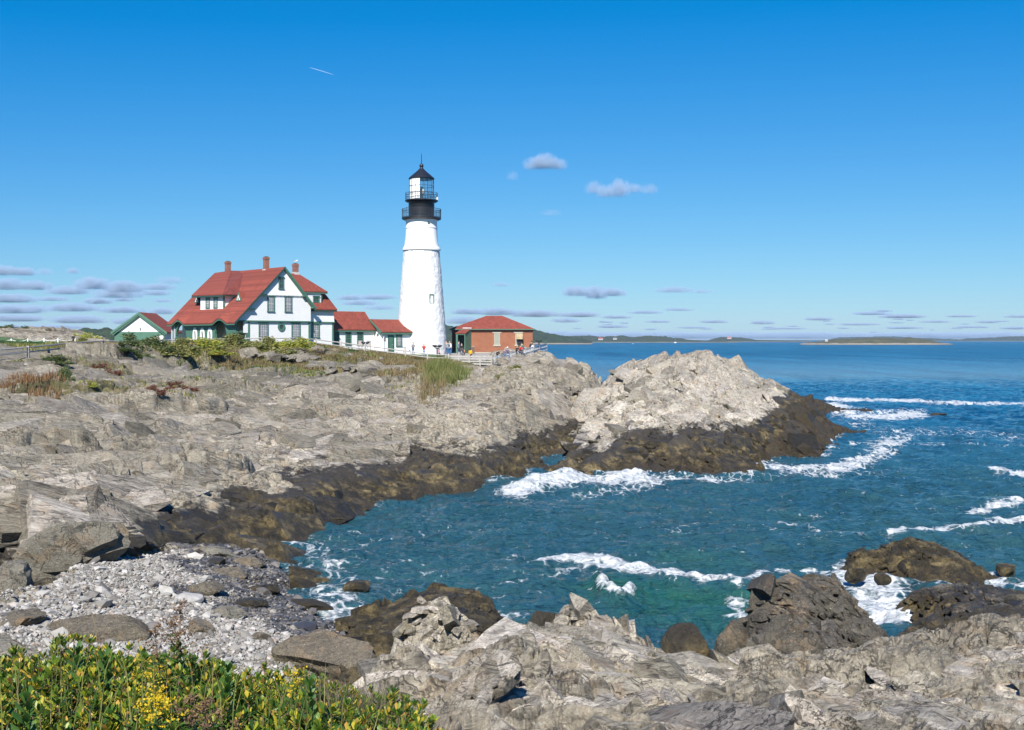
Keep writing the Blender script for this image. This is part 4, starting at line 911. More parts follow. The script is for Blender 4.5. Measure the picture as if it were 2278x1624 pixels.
# ------------------------------------------------ rocks standing apart
ROCKS=[]
def rock(name,label,ctrl,q,yr,nq,ny,mat,cat='rock',group=None,amp=.8,sizes=(2.8,1.2,.52,.22,.1),k=.2,seed=1,lift=0,cut=-.5,cutfn=None,st=ST,dull=.1):
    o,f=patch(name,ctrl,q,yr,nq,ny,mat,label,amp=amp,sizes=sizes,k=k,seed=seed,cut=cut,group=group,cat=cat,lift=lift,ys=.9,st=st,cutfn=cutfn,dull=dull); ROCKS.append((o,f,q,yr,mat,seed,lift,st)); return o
under=lambda X,Y: np.maximum(landf(X,Y)-.5,-.6)
rock('sea_rock','big upright dark grey rock with wet black faces beside the white surf gap',
 [P(*a) for a in [(1668,1300,31),(1700,1290,31),(1740,1296,32),(1790,1284,33),(1820,1278,34),(1855,1292,35),(1880,1330,34.5),(1925,1380,33.5),(1955,1400,32.5),(1662,1420,28.6),(1720,1480,27.5),(1790,1490,27.5),(1900,1475,28),(1950,1440,28.5),(1750,1380,29.6),(1850,1400,30)]]+
 [Z_(1643,31,-.3),Z_(1640,35,-1.2),Z_(1700,37,-1.2),Z_(1780,40,-1.2),Z_(1870,41,-1.2),Z_(1960,38,-1),Z_(1992,33,-.3),Z_(1985,28,.6),Z_(1640,28,.3),Z_(1700,25,1),Z_(1900,25,1)],(1625,2010),(24.5,42),330,300,M['rock_wet'],seed=21,st=R(110),k=.15,amp=.9)
rock('sea_rock','low weed-covered olive brown rock rising from the surf, farthest right',
 [P(*a) for a in [(1895,1218,48.6),(1920,1220,48.4),(1960,1226,48.4),(1990,1208,48.6),(2030,1197,48.8),(2080,1211,48.8),(2130,1232,48.6),(2175,1262,48),(2200,1288,47.2),(1990,1255,47)]]+
 [Z_(1890,47.6,.1),Z_(1950,47,.1),Z_(2000,46.6,.1),Z_(2060,45.4,.1),Z_(2130,45,.1),Z_(2190,45.3,.0),Z_(1880,49,-.6),Z_(1900,51,-.8),Z_(2030,52.5,-1),Z_(2150,52,-1),Z_(2215,49,-.6),Z_(2215,46,-.6),Z_(1990,44,-.8),Z_(2120,43,-.8),Z_(1885,45,-.8)],(1870,2230),(43.5,52.5),330,260,M['rock_weed'],seed=23,st=R(20),k=.15)
rock('sea_rock','broad rough brown rock shelf at the right edge behind the pale foreground rock',
 [P(*a) for a in [(2025,1328,40.5),(2060,1308,41.5),(2120,1302,41.8),(2200,1314,41.6),(2278,1328,41.5),(2360,1335,41),(2100,1352,37),(2250,1372,35.5),(2035,1400,36),(2045,1425,33),(2150,1432,30),(2278,1425,29),(2380,1420,29)]]+
 [Z_(2010,39,-.6),Z_(2005,34,-.3),Z_(2030,43,-.8),Z_(2200,44.5,-.9),Z_(2350,44.5,-.9),Z_(2030,29,.5),Z_(2200,26,1),Z_(2400,36,1)],(1990,2420),(26,44),330,280,M['rock_wet'],seed=25,st=R(40),k=.17)
rock('sea_rock','black wedge-shaped wet rock behind the pale pinnacle, weed on its right end',
 [P(*a) for a in [(812,1374,38),(850,1352,38),(930,1327,38.6),(975,1319,39),(1030,1323,39),(1080,1323,38.6),(1094,1332,37.6),(1094,1395,33.4),(1050,1405,32),(960,1400,33),(900,1425,31),(820,1410,34.5)]]+
 [Z_(1108,38,-.5),Z_(1108,33,-.5),Z_(1000,42,-.8),Z_(880,41.5,-.6),Z_(800,40.5,-.4),Z_(1060,29,.3),Z_(900,28,.8)],(780,1125),(28,42.5),300,260,M['rock_weed'],seed=27,st=R(25),k=.16,cutfn=under)
rock('promontory_rock','bold pale rock buttress at the end of the white railing, steep on its sea side',
 [P(*a) for a in [(1172,812,149),(1195,799,155),(1212,791,158),(1231,789,160),(1175,845,138),(1200,842,140),(1228,840,142),(1195,870,126),(1222,875,126)]]+
 [Z_(1240,160,3.5),Z_(1240,142,2.8),Z_(1234,126,2.4),Z_(1235,170,3),Z_(1200,168,5.5),Z_(1150,150,4.5),Z_(1150,135,4.0),Z_(1190,118,2.5)],(1165,1246),(118,164),260,300,M['rock_pale'],seed=35,lift=.6,cutfn=lambda X,Y: landf(X,Y)-.25,amp=.45,k=.16,st=R(75),cat='rock buttress')
rock('rock_pinnacle','pale craggy rock stack with cream and grey layers, left end of the foreground rocks',
 [P(*a) for a in [(905,1356,22),(950,1346,22),(1000,1352,22),(1028,1368,21.6),(1036,1400,21),(878,1430,18.6),(868,1480,17),(950,1450,18.6),(1025,1480,18.6),(858,1560,14.6),(950,1580,14.4),(1040,1570,15.4),(905,1640,12.6)]]+
 [Z_(900,23.4,1.2),Z_(1000,23.4,1.2),Z_(1052,22.3,1.6),Z_(1070,19.5,2.8),Z_(860,20.6,1.2),Z_(845,17.6,1.6),Z_(832,14.8,2.6),Z_(828,12.6,3.6),Z_(1075,16,4.2)],(815,1095),(12,24),420,420,M['rock_near'],cat='rock stack',seed=29,lift=1.0,cutfn=under,amp=.75,k=.17)
rock('rock_pinnacle','pale blocky rock stack leaning right with a flat top, middle of the foreground rocks',
 [P(*a) for a in [(1245,1348,22.5),(1290,1348,22.6),(1340,1378,22.4),(1400,1404,22),(1446,1442,21.4),(1243,1430,20.6),(1330,1450,20),(1420,1480,19.6),(1262,1500,18),(1400,1530,18)]]+
 [Z_(1232,22,1.6),Z_(1228,19.6,2.8),Z_(1290,24,.6),Z_(1390,23.6,.6),Z_(1480,22,1.2),Z_(1492,20,2.6),Z_(1225,17.5,3.6),Z_(1460,17.5,4)],(1212,1512),(17,24.4),420,320,M['rock_near'],cat='rock stack',seed=33,lift=1.0,cutfn=under,amp=.75,k=.17,st=R(75))

def boulder_mesh(seed,dims,cuts=14,strata=.03,sub=4,sharp=1.0):
    import bmesh
    bm=bmesh.new(); bmesh.ops.create_icosphere(bm,subdivisions=sub,radius=1)
    v=np.array([x.co[:] for x in bm.verts]); f=np.array([[y.index for y in x.verts] for x in bm.faces]); bm.free()
    r=np.random.default_rng(seed)
    for i in range(cuts):
        n=r.normal(size=3); n/=np.linalg.norm(n); d=r.uniform(.55,.85); t=v@n-d; v=v-np.outer(np.maximum(t,0),n)*sharp
    nrm=v/np.linalg.norm(v,axis=1)[:,None]
    ax=r.normal(size=3)*[.3,.3,1]; ax/=np.linalg.norm(ax); h=v@ax*7; st=(vn(h,h*0+seed,5)-.5)*strata*2+(vn(h*3,h*0+seed,6)-.5)*strata
    nz=(fbm(v[:,0]*2.2+v[:,2]*1.7,v[:,1]*2.2-v[:,2]*1.3,seed,4)-.5)*.16
    v=v+nrm*(st+nz)[:,None]
    return v*np.array(dims)/2,f
def boulder(label,px,py_top,py_bot,wpx,D,mat,seed,depth=.8,rz=0,tilt=(0,0),cat='boulder',group=None,z=None,cuts=14,strata=.03,name='boulder',sub=4):
    for _ in range(24):
        s_=D/F; w=wpx*s_; hgt=(py_bot-py_top)*s_; x=(px-CX)*s_
        if z is not None or D>60 or CH-(py_top-HY)*s_>gzb(x,D)+.55*hgt: break
        D-=.3
    base=gza([x],[D])[0] if z is None else z
    v,f=boulder_mesh(seed,(w,w*depth,hgt*1.35),cuts,strata,sub); cz=CH-(py_bot-HY)*s_+hgt*.36
    o=npmesh(name,v,f,mat,attrs={'dull':np.zeros(len(v)),'lift':np.zeros(len(v)),'main':np.ones(len(v)),'veg':np.zeros(len(v))})
    o.location=(x,D,cz); o.rotation_euler=(tilt[0],tilt[1],rz); tag(o,label,cat,group); return o
BB=M['boulder']; BR=M['boulder_brown']; WET=M['rock_wet']; WD=M['rock_weed']
white_rock=simple('white_quartz_rock',(.30,.29,.27),.8,.2,5,.6)
for a in [
 ('huge tilted layered grey block jutting over the pebble beach, dark shadow beneath its right end',148,1150,1272,262,43,BB,101,.55,R(24),(R(14),R(-10)),18,.16),
 ('rounded layered grey boulder at the left edge, next to the pebbles',28,1252,1345,135,37.6,BB,102,.9,0,(0,R(8)),12,.05),
 ('large brown weathered boulder behind the left shrubs',205,1362,1450,250,33.5,BR,103,.8,R(10),(0,R(6)),10,.04),
 ('stack of tan splintered slabs at the left edge above the shrubs',45,1352,1400,150,34.5,BR,104,.8,R(-10),(0,R(-10)),12,.09),
 ('smooth tan oval boulder lying on the wet pebbles',551,1237,1268,84,47.5,BR,105,.8,0,(0,0),6,.01),
 ('white squared quartz block on the pale pebbles',373,1298,1326,58,41,white_rock,106,.6,R(-25),(0,R(12)),14,.02),
 ('low dark bluish flat rock left of the tan oval boulder',478,1241,1259,56,48.5,WET,107,.9,0,(0,0),8,.01),
 ('brown speckled rock among wet pebbles, below the tan oval boulder',460,1290,1325,95,41.5,BR,108,.8,0,(0,R(-8)),10,.03),
 ('flat tan rock streaked brown in the wet pebbles',520,1262,1285,110,44.5,BR,109,.7,R(-15),(0,R(5)),10,.04),
 ('olive grey flat rock amid the pale pebbles near the shrubs',442,1378,1420,84,35.5,BR,110,.8,R(-20),(0,R(10)),10,.02),
 ('small pyramid-shaped tan rock on the pebbles',577,1406,1433,55,34,BR,111,.8,0,(0,0),12,.02),
 ('white rounded rock pair next to the quartz block',420,1318,1340,66,39,white_rock,112,.8,R(10),(0,0),8,.02),
 ('big brown layered slab at the lower end of the pebble beach',735,1395,1500,260,30.5,BR,113,.8,R(-8),(0,R(6)),12,.07),
 ('dark pointed rock awash in the cove foam',788,1285,1320,86,44.3,WET,114,.7,0,(0,R(-8)),12,.04),
 ('small dark rock awash left of the pointed one',714,1284,1300,46,46,WET,115,.7,0,(0,0),10,.02),
 ('flat wet dark rock at the foam edge of the beach',690,1330,1356,110,41.5,WET,116,.6,R(-15),(0,R(6)),10,.03),
 ('black weedy rounded rock in front of the green water',1531,1389,1470,122,30.5,WD,117,.9,0,(0,0),8,.02),
 ('dark rock tucked between the round weedy rock and the big upright rock',1628,1380,1465,80,30,WET,118,.9,0,(0,0),10,.03),
 ('dark weedy rock between the two pale stacks',1215,1346,1410,100,33,WD,119,.9,0,(0,0),10,.03),
 ('small dark rock in the surf at the right edge',2238,1250,1282,52,47.5,WD,120,.9,0,(0,0),10,.03),
 ('rounded weedy rock in the white surf gap',1905,1258,1290,60,45,WD,121,.9,0,(0,0),10,.03),
 ('tiny dark rock washed over in the surf gap',1960,1276,1298,46,44,WD,122,.9,0,(0,0),10,.03),
 ('big pale tilted block on the grey slope above the cove',365,1032,1096,160,64,BB,123,.8,R(25),(R(-5),R(-14)),14,.06),
 ('cream square-faced rock face on the left slope',172,955,990,92,71,M['boulder_brown'],124,.8,0,(0,0),14,.03),
 ('small round dark rock in the foam at the foot of the islet',1690,1028,1056,26,83.5,WET,125,.9,0,(0,0),8,.02),
 ('thin dark reef breaking the surface far right of the islet',2085,916,927,46,152,WET,126,.6,0,(0,0),8,.02),
 ('grey rock half buried at the back of the pebble beach',470,1215,1238,120,49,BB,127,.6,R(-20),(0,R(8)),12,.06),
 ('dark flat rock resting on wet pebbles near the foam',590,1298,1322,70,43,WET,128,.7,0,(0,0),8,.02),
 ('grey flat rock on wet pebbles, below the dark flat rock',560,1330,1352,80,40,WET,129,.7,0,(0,0),8,.02),
 ('grey boulder splitting the pale pebbles, below the quartz block',512,1350,1378,80,38,BB,130,.7,0,(0,R(8)),10,.03),
]:
    lab,px,pt,pb,wp,D,mt,sd,dp,rz,tl,ct,stt=a; boulder(lab,px,pt,pb,wp,D,mt,sd,dp,rz,tl,cuts=ct,strata=stt)

# ------------------------------------------------ pebbles
import bmesh as _bm
def ico(sub):
    b=_bm.new(); _bm.ops.create_icosphere(b,subdivisions=sub,radius=1); v=np.array([x.co[:] for x in b.verts]); f=np.array([[y.index for y in x.verts] for x in b.faces]); b.free(); return v,f
def scatter_pebbles():
    n=150000; r=np.random.default_rng(5)
    x=r.uniform(-27,-4,n); y=r.uniform(24,58,n); px=CX+x/y*F
    ok=inpoly(x,y,BEACH)
    x,y=x[ok],y[ok]; zb=landf(x,y); ok=(zb>.0); x,y,zb=x[ok],y[ok],zb[ok]; z=land_z(x,y)
    s=np.exp(r.normal(-3.25,.42,len(x))); s=np.where(r.random(len(s))<.03,s*2.6,s)
    iv,fi=ico(1); nv=len(iv)
    q=zb+(fbm(x*.6,y*.6,3,3)-.5)*.9; wet=(q<1.12)
    def build(sel,name,mat,label):
        X0,Y0,Z0,S0=x[sel],y[sel],z[sel],s[sel]; m=len(X0); sc=S0[:,None]*r.uniform(.6,1.25,(m,3))*[1,1,.55]
        a=r.uniform(0,6.28,m); v=iv[None]*sc[:,None,:]*(1+r.uniform(-.22,.22,(m,nv,1)))
        t=r.normal(0,.35,m); vz=v[...,2]+v[...,0]*t[:,None]
        vx=v[...,0]*np.cos(a)[:,None]-v[...,1]*np.sin(a)[:,None]; vy=v[...,0]*np.sin(a)[:,None]+v[...,1]*np.cos(a)[:,None]
        V=np.stack([vx+X0[:,None],vy+Y0[:,None],vz+(Z0+S0*.22)[:,None]],-1).reshape(-1,3)
        Fq=(fi[None]+(np.arange(m)*nv)[:,None,None]).reshape(-1,3)
        o=npmesh(name,V,Fq,mat,attrs={}); tag(o,label,kind='stuff')
    def peb(name,stops,rough):
        m,t,b=newmat(name); h=N(t); g=h.n('NewGeometry'); c=h.ramp(g.outputs['Random Per Island'],stops); t.links.new(c,b.inputs['Base Color']); b.inputs['Roughness'].default_value=rough; return m
    build(~wet,'pebbles',peb('dry_pebble',[(0,(.11,.10,.09)),(.3,(.20,.19,.17)),(.7,(.30,.285,.26)),(.93,(.42,.40,.37)),(1,(.25,.18,.13))],.85),'pale grey rounded beach pebbles, dry')
    build(wet,'wet_pebbles',peb('wet_pebble',[(0,(.03,.03,.032)),(.5,(.075,.072,.07)),(.85,(.15,.135,.12)),(1,(.28,.25,.2))],.35),'dark wet beach pebbles along the foam')
scatter_pebbles()

# ------------------------------------------------ leaves, shrubs and grass
def leafmat(name,stops,rough=.5,trans=.25,spec=.4):
    m,t,b=newmat(name); h=N(t); g=h.n('NewGeometry')
    c=h.ramp(g.outputs['Random Per Island'],stops)
    t.links.new(c,b.inputs['Base Color']); b.inputs['Roughness'].default_value=rough; b.inputs['Specular IOR Level'].default_value=spec
    tr=h.n('BsdfTranslucent'); h.L(c,tr.inputs[0]); ms=h.n('MixShader'); ms.inputs[0].default_value=trans; h.L(b.outputs[0],ms.inputs[1]); h.L(tr.outputs[0],ms.inputs[2]); h.L(ms.outputs[0],t.nodes['Material Output'].inputs['Surface']); return m
LF={'near':leafmat('bayberry_leaf',[(0,(0.0234,0.0650,0.0130)),(.25,(0.0585,0.1300,0.0169)),(.5,(0.1300,0.2080,0.0208)),(.72,(0.2860,0.3120,0.0286)),(.88,(0.4940,0.3900,0.0390)),(.96,(0.5200,0.3120,0.0650)),(1,(0.2080,0.0780,0.0390))],.42,.3),
 'dark':leafmat('dark_green_leaf',[(0,(0.0213,0.0480,0.0160)),(.5,(0.0533,0.0906,0.0267)),(.85,(0.1066,0.1386,0.0373)),(1,(0.1812,0.1706,0.0640))]),
 'olive':leafmat('olive_leaf',[(0,(0.0664,0.0886,0.0221)),(.5,(0.1661,0.1882,0.0443)),(.85,(0.2989,0.2657,0.0775)),(1,(0.3542,0.2878,0.1328))]),
 'yellow':leafmat('yellow_green_leaf',[(0,(0.0853,0.1279,0.0213)),(.4,(0.2132,0.2665,0.0373)),(.8,(0.4051,0.3944,0.0480)),(1,(0.4904,0.3838,0.0640))]),
 'grey':leafmat('dry_twig_leaf',[(0,(0.0574,0.0451,0.0328)),(.5,(0.1312,0.1066,0.0738)),(.8,(0.1804,0.1558,0.0984)),(1,(0.0820,0.0902,0.0410))],.8,.1),
 'red':leafmat('red_leaf',[(0,(0.0820,0.0205,0.0164)),(.5,(0.1804,0.0410,0.0328)),(.8,(0.1312,0.0820,0.0328)),(1,(0.0656,0.0738,0.0246))]),
 'grass':leafmat('green_grass_blade',[(0,(0.0574,0.0902,0.0164)),(.4,(0.1230,0.1558,0.0328)),(.8,(0.2214,0.2132,0.0656)),(1,(0.2952,0.2542,0.1230))],.7),
 'straw':leafmat('dry_grass_blade',[(0,(0.0984,0.0738,0.0328)),(.4,(0.1968,0.1476,0.0738)),(.8,(0.3116,0.2378,0.1230)),(1,(0.1230,0.1230,0.0410))],.8),
 'rust':leafmat('rust_grass_blade',[(0,(0.0984,0.0492,0.0246)),(.5,(0.2132,0.1148,0.0492)),(1,(0.2706,0.1804,0.0902))],.8),
 'lawn':leafmat('lawn_blade',[(0,(0.0246,0.0656,0.0164)),(1,(0.0492,0.1066,0.0246))],.8),
 'gold':leafmat('goldenrod_flower',[(0,(0.4510,0.2952,0.0082)),(1,(0.6150,0.4510,0.0164))],.7),
 'seed':leafmat('brown_seed_head',[(0,(0.1066,0.0574,0.0328)),(1,(0.2460,0.1558,0.0820))],.8),
 'big':leafmat('broad_green_leaf',[(0,(0.0328,0.0902,0.0164)),(1,(0.0820,0.1640,0.0287))],.45,.3)}
M['twig']=simple('brown_twig',(.13,.09,.06),.9)
def leafcloud(n,pts,size,rs,asp=.55,up=.0):
    """n small diamond leaves at given points"""
    d=rs.normal(size=(n,3)); d[:,2]=abs(d[:,2])*.6+up; d/=np.linalg.norm(d,axis=1)[:,None]
    t=np.cross(d,rs.normal(size=(n,3))); t/=np.linalg.norm(t,axis=1)[:,None]
    s=size*rs.uniform(.6,1.3,(n,1)); a=d*s; b=t*s*asp*.5
    V=np.stack([pts,pts+a*.5+b,pts+a,pts+a*.5-b],1).reshape(-1,3); Fq=np.arange(4*n).reshape(n,4); return V,Fq
def bush_tree(kind,w,h,seed,leaf,n=1500,name='bush'):
    rs=np.random.default_rng(seed); cl=rs.normal(size=(26,3)); cl/=np.linalg.norm(cl,axis=1)[:,None]; cl=cl*rs.uniform(.35,.95,(26,1)); cl[:,2]=abs(cl[:,2])*.95; cl[:13,2]*=.15
    c=cl[rs.integers(0,26,n)]; r_=rs.normal(size=(n,3)); r_/=np.linalg.norm(r_,axis=1)[:,None]; p=c+r_*rs.uniform(.4,1,(n,1))*.27; p[:,2]=np.maximum(p[:,2],0)
    p=p*[w/2,w/2,h*.95]
    V,Fq=leafcloud(n,p,leaf,rs)
    r=empty(name); npmesh('foliage',V,Fq,LF[kind],r)
    mb=MB()
    for i in range(7):
        a=rs.uniform(0,6.28); q=cl[i]*[w/2,w/2,h*.8]; mb.tube([(0,0,-.3),(q[0]*.5,q[1]*.5,q[2]*.5+.05),tuple(q)],[.05*h,.03*h,.01],5)
    mb.build('stem',M['twig'],r,fix=False); return r
crest=[
 ('dark green rounded bush on the crest, right below the small outbuilding',290,742,780,78,129,'dark'),
 ('dark bush with reddish tips beside the fence, left of the porch',335,745,782,60,128,'dark'),
 ('small dark bush hanging over the rock under the dark crest bushes',300,775,806,66,120,'dark'),
 ('olive bush in front of the left porch arch',378,748,780,64,130,'olive'),
 ('yellow green bush under the three small porch arches',430,744,781,76,131,'yellow'),
 ('bushy green clump under the right porch arch',486,738,781,78,131,'olive'),
 ('dense dark olive bush between porch arch and gable corner',532,741,780,64,131,'dark'),
 ('pale olive straggly bush below the gable corner',574,744,784,56,130,'olive'),
 ('bright yellow green bush beneath the round window',622,747,780,74,132,'yellow'),
 ('yellow bush at the right end of the hedge, by the sloping fence',668,752,784,60,133,'yellow'),
 ('low straggly olive bush on the slope below the round window',610,770,806,80,124,'olive'),
 ('grey brown bush below the fence at the house corner',672,772,800,70,128,'grey'),
 ('low olive bush growing on the slope under the porch',448,766,790,80,126,'olive'),
 ('small green bush at the rock top below the hedge middle',520,765,788,70,126,'olive'),
 ('autumn bush with grey stems above the crest rocks',395,764,788,64,125,'grey'),
 ('dark bush on top of the far left knoll',16,722,748,60,176,'dark'),
 ('low bush on the knoll, second from the left edge',62,726,744,48,178,'dark'),
 ('twiggy small bush standing on the knoll ridge',112,727,741,22,176,'grey'),
 ('yellow bush at the right foot of the knoll',182,733,757,56,166,'yellow'),
 ('bright green bush where a dark figure stands by the lawn',170,748,768,40,158,'olive'),
 ('yellow green little bush on the left slope above rust grass',182,842,866,34,86,'yellow'),
 ('dark green shrub in a rock cleft on the left slope',138,812,850,32,94,'dark'),
 ('red leaved low bush on the grey slope under the hedge',392,848,866,56,96,'red'),
 ('brown red low bush left of the red one',330,852,872,48,94,'red'),
 ('red tinged scrub among rocks below the left fence',222,808,828,54,106,'red'),
 ('green shrub at the right of the reed patch by the rail',1138,810,826,34,140,'olive'),
 ('tiny green shrub on the pale rocks under the white railing',1120,832,844,26,132,'olive'),
 ('low green shrub under the board fence, left of the railing',1078,800,816,40,142,'dark'),
 ('olive scrub at the far left end of the fence',40,796,812,56,98,'olive'),
 ('green scrub under the second fence post from the left',112,790,808,60,104,'dark'),
]
protos={}
for i,(lab,px,pt,pb,wp,D,kd) in enumerate(crest):
    if D<150: x,D,g=hit(px,pb-(5 if pb<792 else 1),max(D-24,76),D+6)
    else: x=(px-CX)/F*D; g=gza([x],[D])[0]
    ztop=CH-(pt-HY)*D/F; hgt=max(ztop-g,.35)+.15; w=wp*D/F*1.5
    key=(kd,i%2)
    if key not in protos: protos[key]=o=bush_tree(kd,1,1,300+i,.075,5200)
    else: o=copy_tree(protos[key])
    o.location=(x,D+(.35+w*.12 if D<150 else 0),g-.3); o.scale=(w,w*.32,hgt+.18); o.rotation_euler=(0,0,math.pi*(i%2)); tag(o,lab,'bush','bushes on the bluff')
def blades(xs,ys,h,wd,rs,lean=.35,zs=None,zoff=0,curve=.3):
    n=len(xs); z=(land_z(xs,ys) if zs is None else zs)+zoff
    a=rs.uniform(0,6.28,n); L=h*rs.uniform(.5,1.15,n); dx=np.cos(a)*lean*L*rs.uniform(.2,1,n); dy=np.sin(a)*lean*L*rs.uniform(.2,1,n)
    b=rs.uniform(0,6.28,n); wx=np.cos(b)*wd; wy=np.sin(b)*wd
    p0=np.stack([xs-wx,ys-wy,z-.03],1); p1=np.stack([xs+wx,ys+wy,z-.03],1)
    p2=np.stack([xs+dx*curve+wx*.7,ys+dy*curve+wy*.7,z+L*.55],1); p3=np.stack([xs+dx*curve-wx*.7,ys+dy*curve-wy*.7,z+L*.55],1)
    p4=np.stack([xs+dx+wx*.1,ys+dy+wy*.1,z+L],1); p5=np.stack([xs+dx-wx*.1,ys+dy-wy*.1,z+L],1)
    V=np.stack([p0,p1,p2,p3,p4,p5],1).reshape(-1,3); i=np.arange(n)[:,None]*6
    Fq=np.concatenate([i+[0,1,2,3],i+[3,2,4,5]],1).reshape(-1,4); return V,Fq
def grass(name,label,n,box,fn,h,wd,kind,seed,lean=.35,clump=1):
    rs=np.random.default_rng(seed); xs=rs.uniform(box[0],box[1],n); ys=rs.uniform(box[2],box[3],n); k_=fn(xs,ys); xs,ys=xs[k_],ys[k_]
    if clump>1:
        xs=np.repeat(xs,clump)+rs.normal(0,h*.3,len(xs)*clump); ys=np.repeat(ys,clump)+rs.normal(0,h*.3,len(ys)*clump)
    V,Fq=blades(xs,ys,h,wd,rs,lean); o=npmesh(name,V,Fq,LF[kind]); tag(o,label,kind='stuff')
pxf=lambda x,y: CX+x/y*F
grass('dry_grass','dry tan and olive grass along the top of the bluff below the fence',34000,(-52,-3,112,147),lambda x,y:(fbm(x*.25,y*.25,71,3)>.47)&(pxf(x,y)>120)&(pxf(x,y)<1010)&(y>113+10*fbm(x*.1,y*.1,5,2)),.45,.035,'straw',61,.5,4)
grass('grass','green grass tufts mixed along the bluff top',14000,(-52,-3,114,150),lambda x,y:(fbm(x*.3,y*.3,75,3)>.52)&(pxf(x,y)<1010),.4,.035,'olive',62,.5,4)
grass('tall_grass','tall green and golden grass patch on the slope under the viewing terrace',2600,(-12,-3,103,137),lambda x,y:((pxf(x,y)-1003+(y-125)*-1.6)/48)**2+((y-123)/13)**2<1,1.35,.03,'grass',63,.35,6)
grass('tall_dry_grass','golden lower end of the tall grass patch',1300,(-12,-4,98,125),lambda x,y:((pxf(x,y)-966-(y-110)*2.0)/26)**2+((y-110)/9)**2<1,1.0,.03,'straw',64,.35,6)
grass('rust_grass','rust coloured dry grass patch on the left slope',1500,(-44,-28,74,92),lambda x,y:(pxf(x,y)<135+20*np.sin(y))&(((y-82)/5.5)**2<1),.6,.03,'rust',65,.35,6)
grass('lawn_grass','mown green lawn behind the rail fence',30000,(-66,-16,112,152),lambda x,y:(y>118-(x+46)*.2)&(y>99+14*sm(-x,-50,20)),.16,.05,'lawn',66,.5,2)

grass('low_plants','small green plants rooted in the cracks of the grey slope',5000,(-48,-4,84,122),lambda x,y:(fbm(x*.4,y*.4,79,3)>.6)&(pxf(x,y)<1000)&(landf(x,y)>3.2),.28,.05,'olive',68,.7,4)

for i,(lab,px,pt,D,w_,kd) in enumerate([('green bush between the porch arches, front of the hedge',402,762,128,78,'olive'),('yellowish bush low under the small arches',462,762,128.5,84,'yellow'),('dense green bush under the gable corner',548,758,129,90,'olive'),('yellow leaved bush under the left gable window',592,752,131,84,'yellow'),('brown green bush low under the round window',640,764,129.5,80,'grey'),('dark green bush at the left end of the hedge',262,756,126.5,76,'dark'),('green bush right of the dark pair by the outbuilding',352,758,128,70,'olive')]):
    x,D,g=hit(px,pt+26,D-20,D+5); zt=CH-(pt-HY)*D/F; o=copy_tree(protos[(kd,0)] if (kd,0) in protos else protos[(kd,1)]); w=w_*D/F*1.3
    o.location=(x,D+.6,g-.3); o.scale=(w,w*.32,max(zt-g,.5)+.2); o.rotation_euler=(0,0,math.pi*(i%2)); tag(o,lab,'bush','bushes on the bluff')
# ------------------------------------------------ fences
def fence_rail(posts,name,label,ph=1.05,rails=(.92,.5),mat='wood',pw=.17,rw=.14):
    pts=[]
    for px,D in posts:
        x=(px-CX)/F*D; pts.append(Vector((x,D,gza([x],[D])[0])))
    r=empty(name,pts[0]); tag(r,label,'fence'); o=pts[0]
    proto=None
    for p in pts:
        if proto is None: proto=MB().box(-pw/2,pw/2,-pw/2,pw/2,-.5,ph).add([],[]).build('post',M[mat],r); c=proto
        else: c=proto.copy(); COL.objects.link(c); c.parent=r
        c.location=p-o
    for h_ in rails:
        for a,b in zip(pts[:-1],pts[1:]):
            mb=MB(); a_=a-o+Vector((0,0,h_)); b_=b-o+Vector((0,0,h_)); m_=(a_+b_)/2+Vector((0,0,-.02)); mb.tube([a_,m_,b_],[rw/2,rw*.6,rw/2],6); mb.build('rail',M[mat],r)
    return r
fp=FP
fence_rail(fp,'rail_fence','long weathered grey split-rail fence following the top of the bluff')
# grey board fence
bp=[(998,146),(1021,145.6),(1044,145.2),(1068,145),(1094,144.8)]
pts=[]
for px,D in bp: x=(px-CX)/F*D; pts.append(Vector((x,D,gza([x],[D])[0])))
zt_=CH-(791-HY)*145/F
bf=empty('board_fence',pts[0]); tag(bf,'grey wooden fence of wide horizontal boards below the brick building','fence')
for p in pts: q=p-pts[0]; MB().box(q.x-.08,q.x+.08,q.y-.08,q.y+.08,q.z-.5,max(q.z+1.1,zt_-pts[0].z+.05)).build('post',M['wood'],bf)
for i in range(4):
    z=zt_-pts[0].z-.12-i*.3; a=pts[0]-pts[0]; b=pts[-1]-pts[0]
    MB().bar((a.x,a.y-.1,z),(b.x,b.y-.1,z-.03*i),.05,.2).build('board',M['wood'],bf)
# white pipe railing climbing the rock
rp=[(1099,145.2),(1113,146),(1131,147.5),(1149,149.5),(1168,152),(1186,156),(1200,160),(1216.5,165)]
rows=[(793.1,812),(790,809),(785.5,805),(781.5,799.5),(776.5,795),(771.5,788.5),(768,784),(763.8,780.5)]
pts=[]
for (px,D),(a,b) in zip(rp,rows):
    x=(px-CX)/F*D; pts.append((Vector((x,D,CH-(b-HY)*D/F-.3)),Vector((x,D,CH-(a-HY)*D/F))))
wr=empty('white_railing',pts[0][0]); tag(wr,'white metal mesh railing climbing along the edge of the viewing terrace','railing'); o=pts[0][0]
for a,b in pts: MB().bar(a-o,b-o,.07).build('post',M['whiterail'],wr)
for t in (0,.5,.92):
    for (a,b),(c,d) in zip(pts[:-1],pts[1:]):
        MB().bar(b+(a-b)*t*.78-o,d+(c-d)*t*.78-o,.06).build('rail',M['whiterail'],wr)
mb=MB()
for (a,b),(c,d) in zip(pts[:-1],pts[1:]):
    nseg=int((c-a).length/.12)
    for i in range(1,nseg):
        t=i/nseg; mb.bar(a+(c-a)*t-o,b+(d-b)*t-o,.018)
mb.build('mesh_infill',M['whiterail'],wr)
